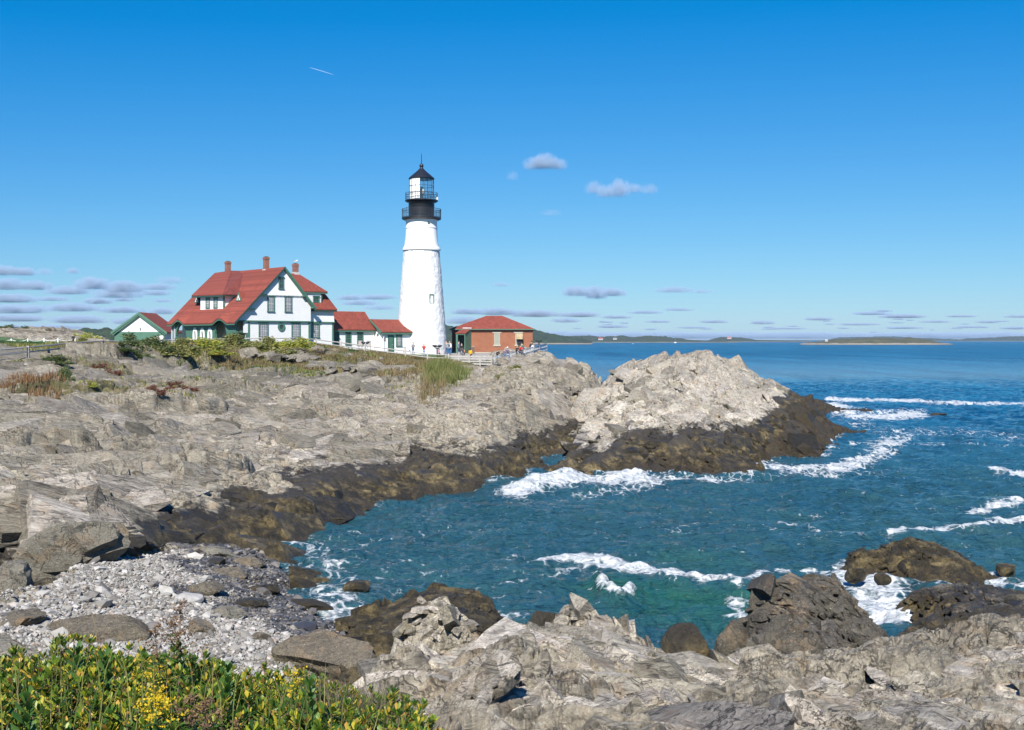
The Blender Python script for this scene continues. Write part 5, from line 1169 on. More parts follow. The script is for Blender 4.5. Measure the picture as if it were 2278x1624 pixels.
# low chain fence with white posts on the lawn
cf=[(-15,150),(25,150),(62,150),(98,151),(129,151),(167,152)]
pts=[]
for px,D in cf: x=(px-CX)/F*D; pts.append(Vector((x,D,gza([x],[D])[0])))
ch=empty('chain_fence',pts[0]); tag(ch,'low white posts linked by a drooping rope across the lawn on the left','rope fence'); o=pts[0]
for p in pts: q=p-o; MB().tube([q,q+Vector((0,0,.75)),q+Vector((0,0,.85))],[.08,.08,.02],8).build('post',M['white'],ch)
for a,b in zip(pts[:-1],pts[1:]):
    MB().tube([a-o+(b-a)*t+Vector((0,0,.72-1.1*t*(1-t))) for t in np.linspace(0,1,9)],.03,5).build('rope',M['white'],ch)

# terrace paving, lawn by the tower, path (sheets following the ground)
def sheet(name,label,poly,mat,lift,step=.8):
    xs=[p[0] for p in poly]; ys=[p[1] for p in poly]; X,Y=np.meshgrid(np.arange(min(xs),max(xs)+step,step),np.arange(min(ys),max(ys)+step,step))
    Z=land_z(X,Y)+lift; k_=inpoly(X,Y,poly)
    i=np.arange(X.size).reshape(X.shape); f=np.stack([i[:-1,:-1],i[:-1,1:],i[1:,1:],i[1:,:-1]],-1).reshape(-1,4); f=f[k_.ravel()[f].all(1)]
    V=np.stack([X,Y,Z],-1).reshape(-1,3); V,f,_=compact(V,f,{}); o=npmesh(name,V,f,mat,smooth=True); tag(o,label,kind='structure')
lawnm=simple('lawn_turf',(.05,.10,.03),.95,.3,.8)
sheet('lawn','mown green lawn in front of the tower and house',[(-24,149.5),(-9.5,149),(-9.3,158),(-16,161),(-21,153),(-27,150)],lawnm,.05)
sheet('lawn','green lawn behind the fence on the left',[(-70,120),(-50,121),(-44,136),(-50,165),(-75,168)],lawnm,.06,1.0)
sheet('terrace','grey paved viewing terrace before the brick building',[(-9.3,147),(-2,146),(1.5,150),(3.5,158),(4,176),(-10,176),(-9.4,160)],simple('paving',(.27,.25,.22),.9,.15),.05)
# ------------------------------------------------ people
SK={'skin':simple('skin',(.50,.31,.22),.6),'hair':simple('dark_hair',(.03,.02,.015),.7),'blond':simple('fair_hair',(.36,.24,.11),.7)}
cloth={}
def cm(n,c):
    if n not in cloth: cloth[n]=simple(n+'_cloth',c,.85,.12,8)
    return cloth[n]
CL={'jeans':(.06,.11,.22),'navy':(.03,.045,.09),'black':(.015,.015,.018),'grey':(.22,.23,.25),'white':(.72,.72,.73),'red':(.50,.02,.025),'yellow':(.72,.36,.01),'pink':(.55,.18,.24),'steel':(.10,.16,.22),'green':(.08,.13,.12),'orange':(.5,.2,.08),'tan':(.35,.26,.17),'palejeans':(.25,.33,.45),'plum':(.15,.12,.20)}
def skin(name,V,Eg,Rr,mat,parent,root=0,sub=1):
    me=bpy.data.meshes.new(name); me.from_pydata([tuple(v) for v in V],Eg,[]); me.materials.append(mat)
    o=bpy.data.objects.new(name,me); link(o,parent); m=o.modifiers.new('Skin','SKIN'); m.use_smooth_shade=True
    sv=me.skin_vertices[0].data
    for i,r_ in enumerate(Rr): sv[i].radius=(r_,r_) if not hasattr(r_,'__len__') else r_
    sv[root].use_root=True; s=o.modifiers.new('Sub','SUBSURF'); s.levels=sub; s.render_levels=sub; return o
def person(label,px,pt,pb,top,legs,pose='stand',face=0.0,hair='hair',hat=None,bag=None,D=None,group=None,d0=140,d1=170):
    x,D_,z=hit(px,pb,d0,d1) if D is None else ((px-CX)/F*D,D,gza([(px-CX)/F*D],[D])[0])
    H=(pb-pt)/F*D_; H=min(max(H,.95),1.95) if pose!='sit' else 1.0
    r=empty('person',(x,D_,z)); r.rotation_euler=(0,0,face); tag(r,label,'person',group)
    s_=H/1.75 if pose!='sit' else .95
    ln={'stand':0,'lean':.38,'walk':.05,'photo':.05,'hold':0,'sit':.25}[pose]
    def v(x,y,z): return Vector((x,y,z))*s_
    hip=.92; lift=0
    if pose=='sit': hip=.5
    pel=v(0,0,hip); chest=v(0,-ln*.35,hip+.32); neck=v(0,-ln*.75,hip+.56); head0=v(0,-ln*.85,hip+.64); head1=v(0,-ln*.9-.01,hip+.76)
    V=[pel,chest,neck,head0,head1]; Rr=[(.15,.11),(.17,.115),.055,.09,.085]; Eg=[(0,1),(1,2),(2,3),(3,4)]
    arms=[]; legsj=[]
    for sg in (-1,1):
        sh=neck+v(sg*.17,0,-.07)
        if pose=='lean': el=sh+v(sg*.06,-.18,-.22); ha=el+v(-sg*.06,-.24,.02)
        elif pose in('photo',): el=sh+v(sg*.08,-.16,-.2); ha=el+v(-sg*.1,-.16,.2)
        elif pose=='hold': el=sh+v(sg*.08,-.06,-.26); ha=el+v(-sg*.1,-.22,.05)
        elif pose=='walk': el=sh+v(sg*.06,-.05*sg,-.27); ha=el+v(0,-.14-.06*sg,-.2)
        else: el=sh+v(sg*.09,.03,-.27); ha=el+v(-sg*.03,-.12,-.22)
        arms.append((sh,el,ha))
        b=len(V); V+=[sh,el,ha,ha+(ha-el).normalized()*.09*s_]; Rr+=[.058,.042,.032,.035]; Eg+=[(2,b),(b,b+1),(b+1,b+2),(b+2,b+3)]
        hj=v(sg*.09,0,hip-.06)
        if pose=='sit': kn=v(sg*.13,-.42,.48); an=v(sg*.13,-.46,.09)
        elif pose=='walk': kn=v(sg*.1,-.08-.10*sg,.48); an=v(sg*.1,.02-.2*sg,.08)
        else: kn=v(sg*.11,-.03,.48); an=v(sg*.13,.02,.08)
        to=an+v(0,-.14,-.045); legsj.append((hj,kn,an,to))
        b=len(V); V+=[hj,kn,an,to]; Rr+=[.08,.055,.04,.035]; Eg+=[(0,b),(b,b+1),(b+1,b+2),(b+2,b+3)]
    Rs=[tuple(c*s_ for c in q) if hasattr(q,'__len__') else q*s_ for q in Rr]
    skin('body',V,Eg,Rs,SK['skin'],r)
    # clothing follows the body
    V=[pel+v(0,0,-.05),chest,neck+v(0,0,-.05)]; Rr=[(.165,.125),(.19,.135),(.09,.075)]; Eg=[(0,1),(1,2)]
    for sh,el,ha in arms: b=len(V); V+=[sh,el,ha]; Rr+=[.078,.058,.046]; Eg+=[(2,b),(b,b+1),(b+1,b+2)]
    skin('jacket',V,Eg,[tuple(c*s_ for c in q) if hasattr(q,'__len__') else q*s_ for q in Rr],cm(top,CL[top]),r)
    V=[pel+v(0,0,-.02)]; Rr=[(.16,.12)]; Eg=[]
    for hj,kn,an,to in legsj: b=len(V); V+=[hj,kn,an]; Rr+=[.095,.07,.055]; Eg+=[(0,b),(b,b+1),(b+1,b+2)]
    skin('trousers',V,Eg,[tuple(c*s_ for c in q) if hasattr(q,'__len__') else q*s_ for q in Rr],cm(legs,CL[legs]),r)
    mb=MB()
    for hj,kn,an,to in legsj: mb.slab([an+v(-.045,.06,-.08),an+v(.045,.06,-.08),to+v(.045,-.05,-.035),to+v(-.045,-.05,-.035)],v(0,0,.08))
    mb.build('shoe',cm('black',CL['black']),r)
    c=head1+v(0,.02,.01); mh=MB(); mh.sphere(tuple(c),.108*s_,10,8,(.95,1.08,1.0))
    if hair=='long': mh.sphere(tuple(c+v(0,.06,-.12)),.1*s_,8,6,(1,.7,1.5))
    mh=mh.build('hair',SK['blond'] if hair=='fair' else SK['hair'],r,True)
    MB().sphere(tuple(head1+v(0,-.035,-.03)),.088*s_,10,8,(.86,1,1.12)).sphere(tuple(head1+v(0,-.13,-.03)),.018*s_,6,4).build('face',SK['skin'],r,True)
    if hat: MB().sphere(tuple(c+v(0,0,.04)),.118*s_,10,6,(1,1.05,.8)).slab([c+v(-.08,-.09,.03),c+v(.08,-.09,.03),c+v(.06,-.2,.0),c+v(-.06,-.2,.0)],v(0,0,.015)).build('hat',cm(hat,CL[hat]),r,True)
    if bag: MB().sphere(tuple(chest+v(0,.17,.02)),.17*s_,10,8,(.85,.55,1.25)).build('backpack',cm(bag,CL[bag]),r,True)
    return r
G_='visitors at the lighthouse'
for a in [
 ('adult in grey top and blue jeans carrying a small child beside the tower foot',919,761.5,790,'grey','jeans','hold',R(20),'hair',None,None),
 ('small child in white standing next to the adult carrying a toddler',911.5,771,788,'white','palejeans','walk',R(40),'fair',None,None),
 ('woman in bright red jacket and pale trousers in front of the white tower',943,765,794,'red','palejeans','photo',0,'fair',None,None),
 ('child in pink beside the binocular viewer',977,776,798,'pink','jeans','stand',R(120),'long',None,None),
 ('person in grey vest and jeans at the tower corner, left one of a pair',993.5,758.5,789.5,'grey','jeans','stand',R(-30),'hair',None,None),
 ('person in white top and blue jeans with dark backpack at the tower corner',1000.5,760,790,'white','jeans','stand',R(150),'fair',None,'navy'),
 ('man in blue denim jacket and cap before the green lean-to',1020.5,759.5,789,'steel','navy','stand',R(60),'hair','navy',None),
 ('person in dark jacket right of the man in denim, by the lean-to door',1027,764,790,'black','navy','stand',R(-20),'hair',None,None),
 ('person in pale grey hoodie bending by the board fence',1029.5,780,799,'grey','grey','lean',R(-60),'hair',None,None),
 ('child in orange next to the lean-to side wall',1033,777,794,'orange','black','stand',R(-100),'hair',None,None),
 ('woman in yellow coat behind the board fence',1046.5,775,803,'yellow','black','stand',R(160),'long',None,None),
 ('person in black top leaning on the white railing, leftmost there',1106,779,809,'black','palejeans','lean',R(20),'hair',None,None),
 ('child in green leaning on the white railing',1117,782,805,'green','jeans','lean',R(10),'hair',None,None),
 ('child in plum top at the white railing next to the child in green',1122,780,805,'plum','jeans','stand',R(30),'hair',None,None),
 ('adult in lilac-grey hoodie with white hat at the white railing',1130,773,804,'plum','palejeans','lean',R(-10),'hair','white',None),
 ('person in black leaning over the railing beside the one in red',1149,770,797,'black','grey','lean',R(20),'fair',None,None),
 ('person in red jacket leaning on the white railing',1156,768,796,'red','grey','lean',R(30),'hair',None,None),
 ('tall person in dark green coat behind the one in red',1161,762.5,795,'green','grey','stand',R(170),'hair',None,None),
 ('person in black with cap leaning on the high end of the railing',1179,759.5,788,'black','tan','lean',R(40),'hair','black',None)]:
    lab,px,pt,pb,tp,lg,ps,fc,hr,ht,bg_=a; person(lab,px,pt,pb,tp,lg,ps,fc,hr,ht,bg_,group=G_,d0=144,d1=175)
person('dark dressed person standing by the bright green bush on the left lawn',163,754,776,'black','black','stand',R(30),D=146)

# ------------------------------------------------ viewers, boards, bin, gull
def viewer(label,px,pt,pb,D,sc=1.0):
    x=(px-CX)/F*D; z=gza([x],[D])[0]; zt=CH-(pt-HY)*D/F; r=empty('coin_viewer',(x,D,z)); tag(r,label,'coin viewer'); H=zt-z
    MB().tube([(0,0,0),(0,0,H-.35)],.07*sc,10).build('pole',M['black'],r); MB().box(-.25,.25,-.25,.25,-.1,.04).build('base',M['concrete'],r)
    for sg in (-1,1): MB().sphere((sg*.22*sc,-.02,H-.16),.19*sc,12,8,(1.15,1.1,.85)).tube([(sg*.3*sc,.1,H-.14),(sg*.5*sc,-.12,H-.1)],[.12*sc,.09*sc],10).build('binocular_head',M['black'],r,True)
    MB().box(-.2*sc,.2*sc,-.06,.06,H-.5,H-.38).build('yoke',M['black'],r); return r
viewer('black twin binocular viewer on a post in front of the white tower',972.5,767.5,800,148,1.15)
viewer('black binocular viewer in front of the low white wing',813,760,785,146.5,1.0)
viewer('pale topped viewer on a post near the end of the white railing',1199,756.5,784,160,.8)
def board(name,label,px0,px1,pt,pb,D,mat,cat,dp=.3,two=False):
    x=((px0+px1)/2-CX)/F*D; z=gza([x],[D])[0]; w=(px1-px0)/2*D/F; zt=CH-(pt-HY)*D/F-z; zb=CH-(pb-HY)*D/F-z
    r=empty(name,(x,D,z)); tag(r,label,cat)
    MB().box(-w,w,-dp/2,dp/2,zb,zt).build('panel',mat,r); MB().box(-w-.03,w+.03,-dp/2-.03,dp/2+.03,zt,zt+.05).build('cap',M['wood'],r)
    for sg in (-1,1): MB().box(sg*w*.8-.05,sg*w*.8+.05,-.05,.05,-.3,zb).build('leg',M['wood'],r)
    return r
board('information_board','greyish pink information board by the second wing window',797.7,806,758.5,770,151,simple('pinkish_panel',(.36,.29,.28),.7),'sign')
board('information_board','greyish pink information board, right one of the pair by the wing',817,825,758.5,770,151,M['wood'],'sign')
board('information_board','white panel fixed behind the white railing near its high end',1180.5,1189,767.5,775,157,M['white'],'sign',.06)
board('litter_bin','small grey bin beside the child in white at the tower foot',897.8,903.3,773,781,152,M['flash'],'bin',.45)
board('litter_bin','brown cabinet bin next to the green lean-to',1050,1055.5,771.8,786,160,simple('brown_metal',(.10,.07,.05),.6),'bin',.4)
gp=Matrix.Rotation(HR,4,'Z')@Vector((CH3[1],CH3[2],CH3[3])); g=empty('gull',(HX+gp.x,HYY+gp.y,HZ+gp.z+.06)); tag(g,'white gull perched on the right chimney','gull')
skin('body',[(-.25,0,.22),(0,0,.24),(.18,0,.30),(.26,0,.42),(.36,0,.42)],[(0,1),(1,2),(2,3),(3,4)],[.04,.11,.10,.06,.012],M['white'],g)
MB().slab([(-.36,-.03,.24),(.12,-.13,.3),(.1,-.13,.36),(-.2,-.1,.34)],(0,.26*.9,0)).build('wing',simple('gull_grey',(.4,.42,.45),.7),g)
MB().bar((0,-.04,0),(0,-.04,.18),.02).bar((0,.04,0),(0,.04,.18),.02).build('leg',simple('leg_pink',(.5,.3,.25),.6),g)

# ------------------------------------------------ far shores
def isle_mat(name,rock,veg,zt,seed):
    m,t,b=newmat(name); h=N(t); p=h.pos(); z=h.sepz(p)
    f=h.noise(p,.012,6,.7); f2=h.noise(p,.05,6,.75)
    v=h.ramp(f2,[(.3,tuple(x*.55 for x in veg)),(.55,veg),(.75,tuple(min(1,x*1.8) for x in veg))])
    k_=h.smooth(h.math('ADD',z,h.math('MULTIPLY',h.math('SUBTRACT',f2,.5),zt*2.2)),zt*.7,zt*1.1)
    c=h.mix(k_,h.mix(f,tuple(x*.6 for x in rock),rock),v)
    low=h.smooth(z,.4,1.6,1,0); c=h.mix(low,c,(.06,.05,.04))
    t.links.new(c,b.inputs['Base Color']); b.inputs['Roughness'].default_value=.95
    t.links.new(h.bump(f2,.8,4),b.inputs['Normal']); return m
def isle(name,label,pts,D,depth,mat,tree=0.0,tsz=10,seed=1,nx=500,jag=1.0):
    pts=np.array(pts,float); px=np.linspace(pts[0,0],pts[-1,0],nx); top=np.interp(px,pts[:,0],pts[:,1]); zt=CH-(top-HY)*D/F
    v=np.linspace(-1,1,60); PX,Vv=np.meshgrid(px,v); ZT=np.tile(zt,(60,1)); X=(PX-CX)/F*D; Y=D+Vv*depth/2
    X=X*(Y/D)
    e=np.clip(1-np.abs(Vv)**2.2,0,1)**.6
    Z=ZT*e+(fbm(X/18,Y/18,seed,4)-.5)*2.2*jag*e
    if tree: Z+=tree*sm(ZT*e,tree*.7,tree*1.6)*(np.maximum(fbm(X/tsz,Y/tsz,seed+3,3),.35)-.5)*1.5
    Z=np.where(e<=.02,-2,Z)
    V=np.stack([X,Y,Z],-1).reshape(-1,3); V,f,_=compact(V,gridfaces(60,nx),{}); o=npmesh(name,V,f,mat,smooth=False); tag(o,label,kind='structure'); return o
im1=isle_mat('headland_cover',(.26,.23,.20),(.022,.040,.020),3.2,1); im2=isle_mat('island_cover',(.24,.22,.19),(.03,.045,.025),2.6,2); im3=isle_mat('low_island_cover',(.30,.27,.23),(.07,.07,.035),3.6,3)
isle('headland','dark wooded headland with pale rocky foot right of the brick building',[(940,726),(985,724),(1010,728),(1100,728),(1165,731),(1190,736),(1215,742),(1250,749),(1275,753),(1300,756),(1318,759)],2600,420,im1,7,14,11)
isle('headland','flat pale rock point reaching out below the wooded headland',[(1180,757),(1210,756.5),(1250,757),(1275,758.5),(1300,761)],2500,120,isle_mat('rock_point',(.36,.33,.28),(.30,.27,.23),30,5),0,10,12,jag=1.4)
isle('island','long low wooded shore with a few pale houses behind the headland',[(1230,758),(1262,749),(1300,748),(1345,750),(1380,748),(1412,752),(1440,748.5),(1470,749.5),(1500,753),(1530,756),(1580,759.5),(1640,760.5)],4200,600,im2,9,24,13)
isle('island','small dark wooded island with a house at its centre on the horizon',[(1570,759.5),(1582,755.5),(1605,751.5),(1630,751),(1655,753),(1680,756.5),(1720,757.5),(1760,758),(1800,758.5)],5200,500,im2,8,26,14)
isle('island','long low bare rocky island with scrubby green top on the right',[(1780,766),(1800,762.5),(1835,759),(1870,754.5),(1900,755.5),(1925,752.5),(1980,752.5),(2000,755),(2020,751.8),(2040,754),(2070,757),(2085,761),(2105,764.5),(2120,766)],2300,260,im3,1.5,9,15,jag=1.8)
isle('island','far hazy blue wooded ridge behind the rocky island',[(1830,757.5),(1870,751.5),(1930,750),(1990,749.5),(2050,753),(2120,755),(2180,757.5)],9000,900,im2,10,40,16)
isle('island','far hazy blue ridge at the right edge of the horizon',[(2110,757.5),(2160,753.5),(2210,752),(2250,749.5),(2300,748.5),(2400,750)],8000,900,im2,10,40,17)
isle('island','very faint low shore on the horizon',[(1400,757.6),(1480,756),(1620,756.3),(1800,756),(1950,755.4),(2120,755.6),(2300,756)],16000,900,im2,0,40,18,jag=3)
isle('headland','distant dark woods seen between knoll and outbuilding',[(175,737),(205,736),(240,737),(300,739),(420,738),(520,742)],900,120,im1,6,9,19)
def far_house(label,px,pb,w,h_,D,roof,wall=(.42,.42,.42)):
    x=(px-CX)/F*D; W=w*D/F/2; H=h_*D/F; z=CH-(pb-HY)*D/F; r=empty('far_house',(x,D,z)); tag(r,label,'house')
    MB().box(-W,W,-W*.6,W*.6,-2,H*.6).build('wall',simple('far_wall',wall,.8),r)
    MB().add([(-W*1.06,-W*.7,H*.58),(W*1.06,-W*.7,H*.58),(W*1.06,W*.7,H*.58),(-W*1.06,W*.7,H*.58),(-W,0,H),(W,0,H)],[(0,1,5,4),(2,3,4,5),(1,2,5),(3,0,4),(3,2,1,0)]).build('roof',simple('far_roof',roof,.8),r)
    for i in (-.5,0,.5): MB().box(W*i-W*.09,W*i+W*.09,-W*.62,-W*.6,H*.15,H*.42).build('window',M['glass'],r)
far_house('white far shore house with red roof beyond the headland',1336,756,10,5,3950,(.35,.08,.05))
far_house('white far shore house with grey roof, right of the red-roofed one',1368,755.5,8,4,3950,(.25,.24,.23))
far_house('tiny reddish house on the small dark wooded island',1622,753,9,4,4980,(.35,.15,.12),(.5,.35,.3))
far_house('tiny white building at the left end of the low rocky island',1838,759,6,3.5,2240,(.4,.4,.4))
def sailboat(label,px,pb,h_,D,cat='boat'):
    x=(px-CX)/F*D; s_=h_*D/F; r=empty('boat',(x,D,0)); tag(r,label,cat)
    MB().add([(-.35*s_,0,.14*s_),(-.28*s_,-.1*s_,0),(.28*s_,-.1*s_,0),(.4*s_,0,.16*s_),(-.28*s_,.1*s_,0),(.28*s_,.1*s_,0),(-.3*s_,-.12*s_,.14*s_),(.25*s_,-.12*s_,.15*s_),(-.3*s_,.12*s_,.14*s_),(.25*s_,.12*s_,.15*s_)],[(0,1,6),(1,2,7,6),(2,3,7),(0,8,4),(4,8,9,5),(5,9,3),(6,7,3,9,8,0),(1,4,5,2),(0,4,1),(2,5,3)]).build('hull',M['white'],r)
    MB().box(-.12*s_,.12*s_,-.06*s_,.06*s_,.13*s_,.26*s_).build('cabin',M['white'],r)
    MB().bar((.02*s_,0,.1*s_),(.02*s_,0,s_),.02*s_).build('mast',M['flash'],r)
sailboat('tiny white yacht with bare mast on the water before the far shore',1502,762,9,3600)
sailboat('tiny white motor boat near the rocky point',1408,764,4,2800)
# ------------------------------------------------ broken ledges and blocks lying on the bedrock
def block_protos(n,seed,cuts=5):
    import bmesh
    out=[]; r=random.Random(seed)
    for i in range(n):
        bm=bmesh.new(); bmesh.ops.create_cube(bm,size=2)
        for k_ in range(cuts):
            nv=Vector((r.gauss(0,1),r.gauss(0,1),r.gauss(0,.8))).normalized(); d=r.uniform(.72,1.05)
            res=bmesh.ops.bisect_plane(bm,geom=bm.verts[:]+bm.edges[:]+bm.faces[:],plane_co=nv*d,plane_no=nv,clear_outer=True)
            ed=[e for e in res['geom_cut'] if isinstance(e,bmesh.types.BMEdge)]
            if len(ed)>2:
                try: bmesh.ops.contextual_create(bm,geom=ed)
                except Exception: pass
        bmesh.ops.triangulate(bm,faces=bm.faces[:]); bm.verts.index_update()
        v=np.array([x.co[:] for x in bm.verts]); f=np.array([[y.index for y in x.verts] for x in bm.faces]); bm.free()
        if len(f)>6: out.append((v,f))
    return out
BP=block_protos(26,4)
def ledges(name,label,zfn,xs,ys,size,mat,seed,parent=None,st=ST,asp=(2.2,1.0,.42),dip=R(27),attrs=None,sink=.32,kind='stuff',spread=.22):
    r=np.random.default_rng(seed); n=len(xs); z=zfn(xs,ys); e=.7
    nx_=-(zfn(xs+e,ys)-zfn(xs-e,ys))/(2*e); ny_=-(zfn(xs,ys+e)-zfn(xs,ys-e))/(2*e)
    nrm=np.stack([nx_*.8,ny_*.8,np.ones(n)],1); nrm/=np.linalg.norm(nrm,axis=1)[:,None]
    a=st+r.normal(0,spread,n); L=np.stack([np.cos(a),np.sin(a),np.zeros(n)],1)
    L=L-nrm*(L*nrm).sum(1)[:,None]; L/=np.linalg.norm(L,axis=1)[:,None]; W=np.cross(nrm,L)
    d=dip+r.normal(0,.2,n); W2=W*np.cos(d)[:,None]+nrm*np.sin(d)[:,None]; N2=np.cross(L,W2)
    t=r.normal(0,.14,n); L2=L*np.cos(t)[:,None]+N2*np.sin(t)[:,None]; N2=np.cross(L2,W2)
    s=size*np.exp(np.clip(r.normal(0,.32,n),-.6,.6)); S3=np.stack([s*asp[0]*r.uniform(.6,1.4,n),s*asp[1]*r.uniform(.6,1.4,n),s*asp[2]*r.uniform(.6,1.5,n)],1)*.5
    pid=r.integers(0,len(BP),n); VV=[];FF=[];off=0
    for i,(bv,bf) in enumerate(BP):
        m=np.where(pid==i)[0]
        if not len(m): continue
        loc=bv[None]*S3[m][:,None,:]
        w_=loc[...,0:1]*L2[m][:,None]+loc[...,1:2]*W2[m][:,None]+loc[...,2:3]*N2[m][:,None]
        w_=w_+np.stack([xs[m],ys[m],z[m]],1)[:,None]-nrm[m][:,None]*(S3[m][:,2]*sink*2)[:,None,None]
        VV.append(w_.reshape(-1,3)); FF.append((bf[None]+(np.arange(len(m))*len(bv))[:,None,None]).reshape(-1,3)+off); off+=len(m)*len(bv)
    V=np.concatenate(VV); Fq=np.concatenate(FF); at={'dull':np.zeros(len(V)),'lift':np.zeros(len(V)),'veg':np.zeros(len(V))}
    if attrs: at.update(attrs(V[:,0],V[:,1],V[:,2]))
    o=npmesh(name,V,Fq,mat,parent,attrs=at)
    if parent is None: tag(o,label,kind=kind)
    else: o['kind']='stuff'
    return o
rr_=np.random.default_rng(90)
def sample(n,px0,px1,d0,d1,keep):
    q=rr_.uniform(px0,px1,n); d=np.exp(rr_.uniform(math.log(d0),math.log(d1),n)); x=(q-CX)/F*d; k_=keep(x,d,q); return x[k_],d[k_]
def onland(x,y,q):
    z=landf(x,y); s_=(x-.0)**2*0
    return (z>-.2)&(z<8.9)&(y>33)&~inpoly(x,y,BEACH)&~((y>138)&(q<1120))&~((y>113)&(q<1010)&(fbm(x*.25,y*.25,71,3)>.45))&(fence_gap(x,y)<-3.5)&~((y>150)&(q>1195))
lz_=lambda x,y: landf(x,y)+.12
def att(X,Y,Z): return {'dull':dullf(X,Y),'veg':sm(Y,100,122)*(1-sm(X,-3,10))*.36}
for i,(n,sz,asp,sk) in enumerate(((1100,1.5,(2.4,1.2,.6),.36),(6000,.8,(2.1,1.1,.6),.3),(22000,.4,(2.0,1.0,.5),.25))):
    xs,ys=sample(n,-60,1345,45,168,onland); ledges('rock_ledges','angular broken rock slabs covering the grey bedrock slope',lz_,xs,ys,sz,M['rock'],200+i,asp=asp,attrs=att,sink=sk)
# knoll at far left
xs,ys=sample(1500,-80,225,160,188,lambda x,y,q:q>-90); ledges('rock_ledges','rough grey rock surface of the far left knoll',lz_,xs,ys,.8,M['rock'],209,attrs=lambda X,Y,Z:{'dull':X*0+.5,'veg':X*0+.25})
# the islet
li=lambda X,Y,Z: {'lift':-.5-3.2*sm(CX+X/Y*F,1690,1800)+1.2*(1-sm(CX+X/Y*F,1330,1420))}
for i,(n,sz,asp) in enumerate(((150,1.8,(1.9,1.2,.5)),(1100,1.0,(1.8,1.1,.5)),(5200,.5,(1.7,1.0,.55)))):
    xs,ys=sample(n,1235,1835,82,150,lambda x,y,q:(outf(x,y)>.0)&((outf(x,y)<7.2)|(sz<.6))); ledges('ledge','',lambda x,y:outf(x,y)+.05,xs,ys,sz,M['rock_pale'],220+i,parent=outcrop,st=R(70),asp=asp,attrs=li,sink=.42,dip=R(28),spread=.5)
xs,ys=sample(50,1690,1815,88,135,lambda x,y,q:outf(x,y)>.2); ledges('ledge','',lambda x,y:outf(x,y)+.05,xs,ys,1.6,M['rock_pale'],228,parent=outcrop,st=R(30),asp=(1.4,1.0,.7),attrs=li,sink=.4,dip=R(35),spread=.4)
# near bedrock
def near_keep(x,y,q): return (landf(x,y)>.9)&(q>845)&(y<25)
for i,(n,sz,asp) in enumerate(((150,.7,(1.7,1.2,.65)),(900,.4,(1.8,1.1,.5)),(5000,.17,(1.7,1.0,.55)))):
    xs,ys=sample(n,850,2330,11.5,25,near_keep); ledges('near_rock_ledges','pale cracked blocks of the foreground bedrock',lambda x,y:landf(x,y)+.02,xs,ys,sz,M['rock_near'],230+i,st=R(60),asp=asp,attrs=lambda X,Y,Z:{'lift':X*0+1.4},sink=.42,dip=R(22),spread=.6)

for o,f,q,yr,mt,sd,lf,st_ in ROCKS:
    fz=lambda x,y,f=f:f(x,y)
    for j,(n,sz) in enumerate(((260,.30),(1300,.2))):
        q0=rr_.uniform(q[0],q[1],n); d=rr_.uniform(yr[0],yr[1],n); x=(q0-CX)/F*d; z=f(x,d); k_=(z>np.maximum(landf(x,d)+.1,-.1)); 
        if k_.sum()>8: ledges('ledge','',fz,x[k_],d[k_],sz,mt,sd*7+j,parent=o,st=st_,asp=(2.0,1.0,.5),sink=.36,dip=R(30),spread=.4,attrs=lambda X,Y,Z:{'lift':X*0+lf,'dull':X*0+.1})
# ------------------------------------------------ foreground plants
def rosette(c,ax,n,L,wd,rs,open_=.9):
    """leaves round a twig tip: folded obovate blades, 6 verts, 2 quads each side"""
    ax=ax/np.linalg.norm(ax); u=np.cross(ax,[.3,.5,.8]); u/=np.linalg.norm(u); v=np.cross(ax,u); VV=[];FF=[]
    for i in range(n):
        a=i*2.4+rs.uniform(0,.5); t=i/n; tilt=open_*(1.1-t*.75)+rs.normal(0,.12); rad=u*math.cos(a)+v*math.sin(a)
        d=ax*math.cos(tilt)+rad*math.sin(tilt); w=np.cross(d,rad); w/=np.linalg.norm(w)+1e-9; up=np.cross(w,d); l=L*rs.uniform(.65,1.15)*(1-.3*t); b=c+ax*(L*.5*t)
        p=[b,b+d*l*.35+w*wd*.32+up*wd*.12,b+d*l*.75+w*wd*.5+up*wd*.14,b+d*l-up*wd*.1,b+d*l*.75-w*wd*.5+up*wd*.14,b+d*l*.35-w*wd*.32+up*wd*.12,b+d*l*.4,b+d*l*.75]
        o=len(VV); VV+=p; FF+=[(o,o+1,o+6,o+5),(o+1,o+2,o+7,o+6),(o+6,o+7,o+4,o+5),(o+2,o+3,o+4,o+7)]
    return VV,FF
def bayberry(seed,w,h,nst):
    rs=np.random.default_rng(seed); r=empty('bayberry_shrub'); VV=[];FF=[]; mb=MB()
    for i in range(nst):
        a=rs.uniform(0,6.28); q=math.sqrt(rs.uniform(0,1)); tip=np.array([math.cos(a)*q*w/2,math.sin(a)*q*w/2,h*(rs.uniform(.55,1.0))*(1-.35*q*q)])
        ax=np.array([tip[0]*.5+rs.normal(0,.1),tip[1]*.5+rs.normal(0,.1),.6]); 
        mb.tube([(tip[0]*.3,tip[1]*.3,-.1),tuple(tip*[.75,.75,.55]),tuple(tip)],[.006,.005,.003],4,False)
        for lv in range(3):
            c=tip-ax/np.linalg.norm(ax)*.07*lv; v_,f_=rosette(c,ax,11 if lv==0 else 7,.062*rs.uniform(.75,1.2),.021,rs,.9 if lv==0 else 1.25); o=len(VV); VV+=v_; FF+=[tuple(k_+o for k_ in f) for f in f_]
    npmesh('foliage',np.array(VV),np.array(FF),LF['near'],r,smooth=True); mb.build('stem',M['twig'],r,fix=False); return r
shr=[bayberry(401,.75,.75,150),bayberry(402,.65,.85,130),bayberry(403,.8,.65,150)]
spots=[]
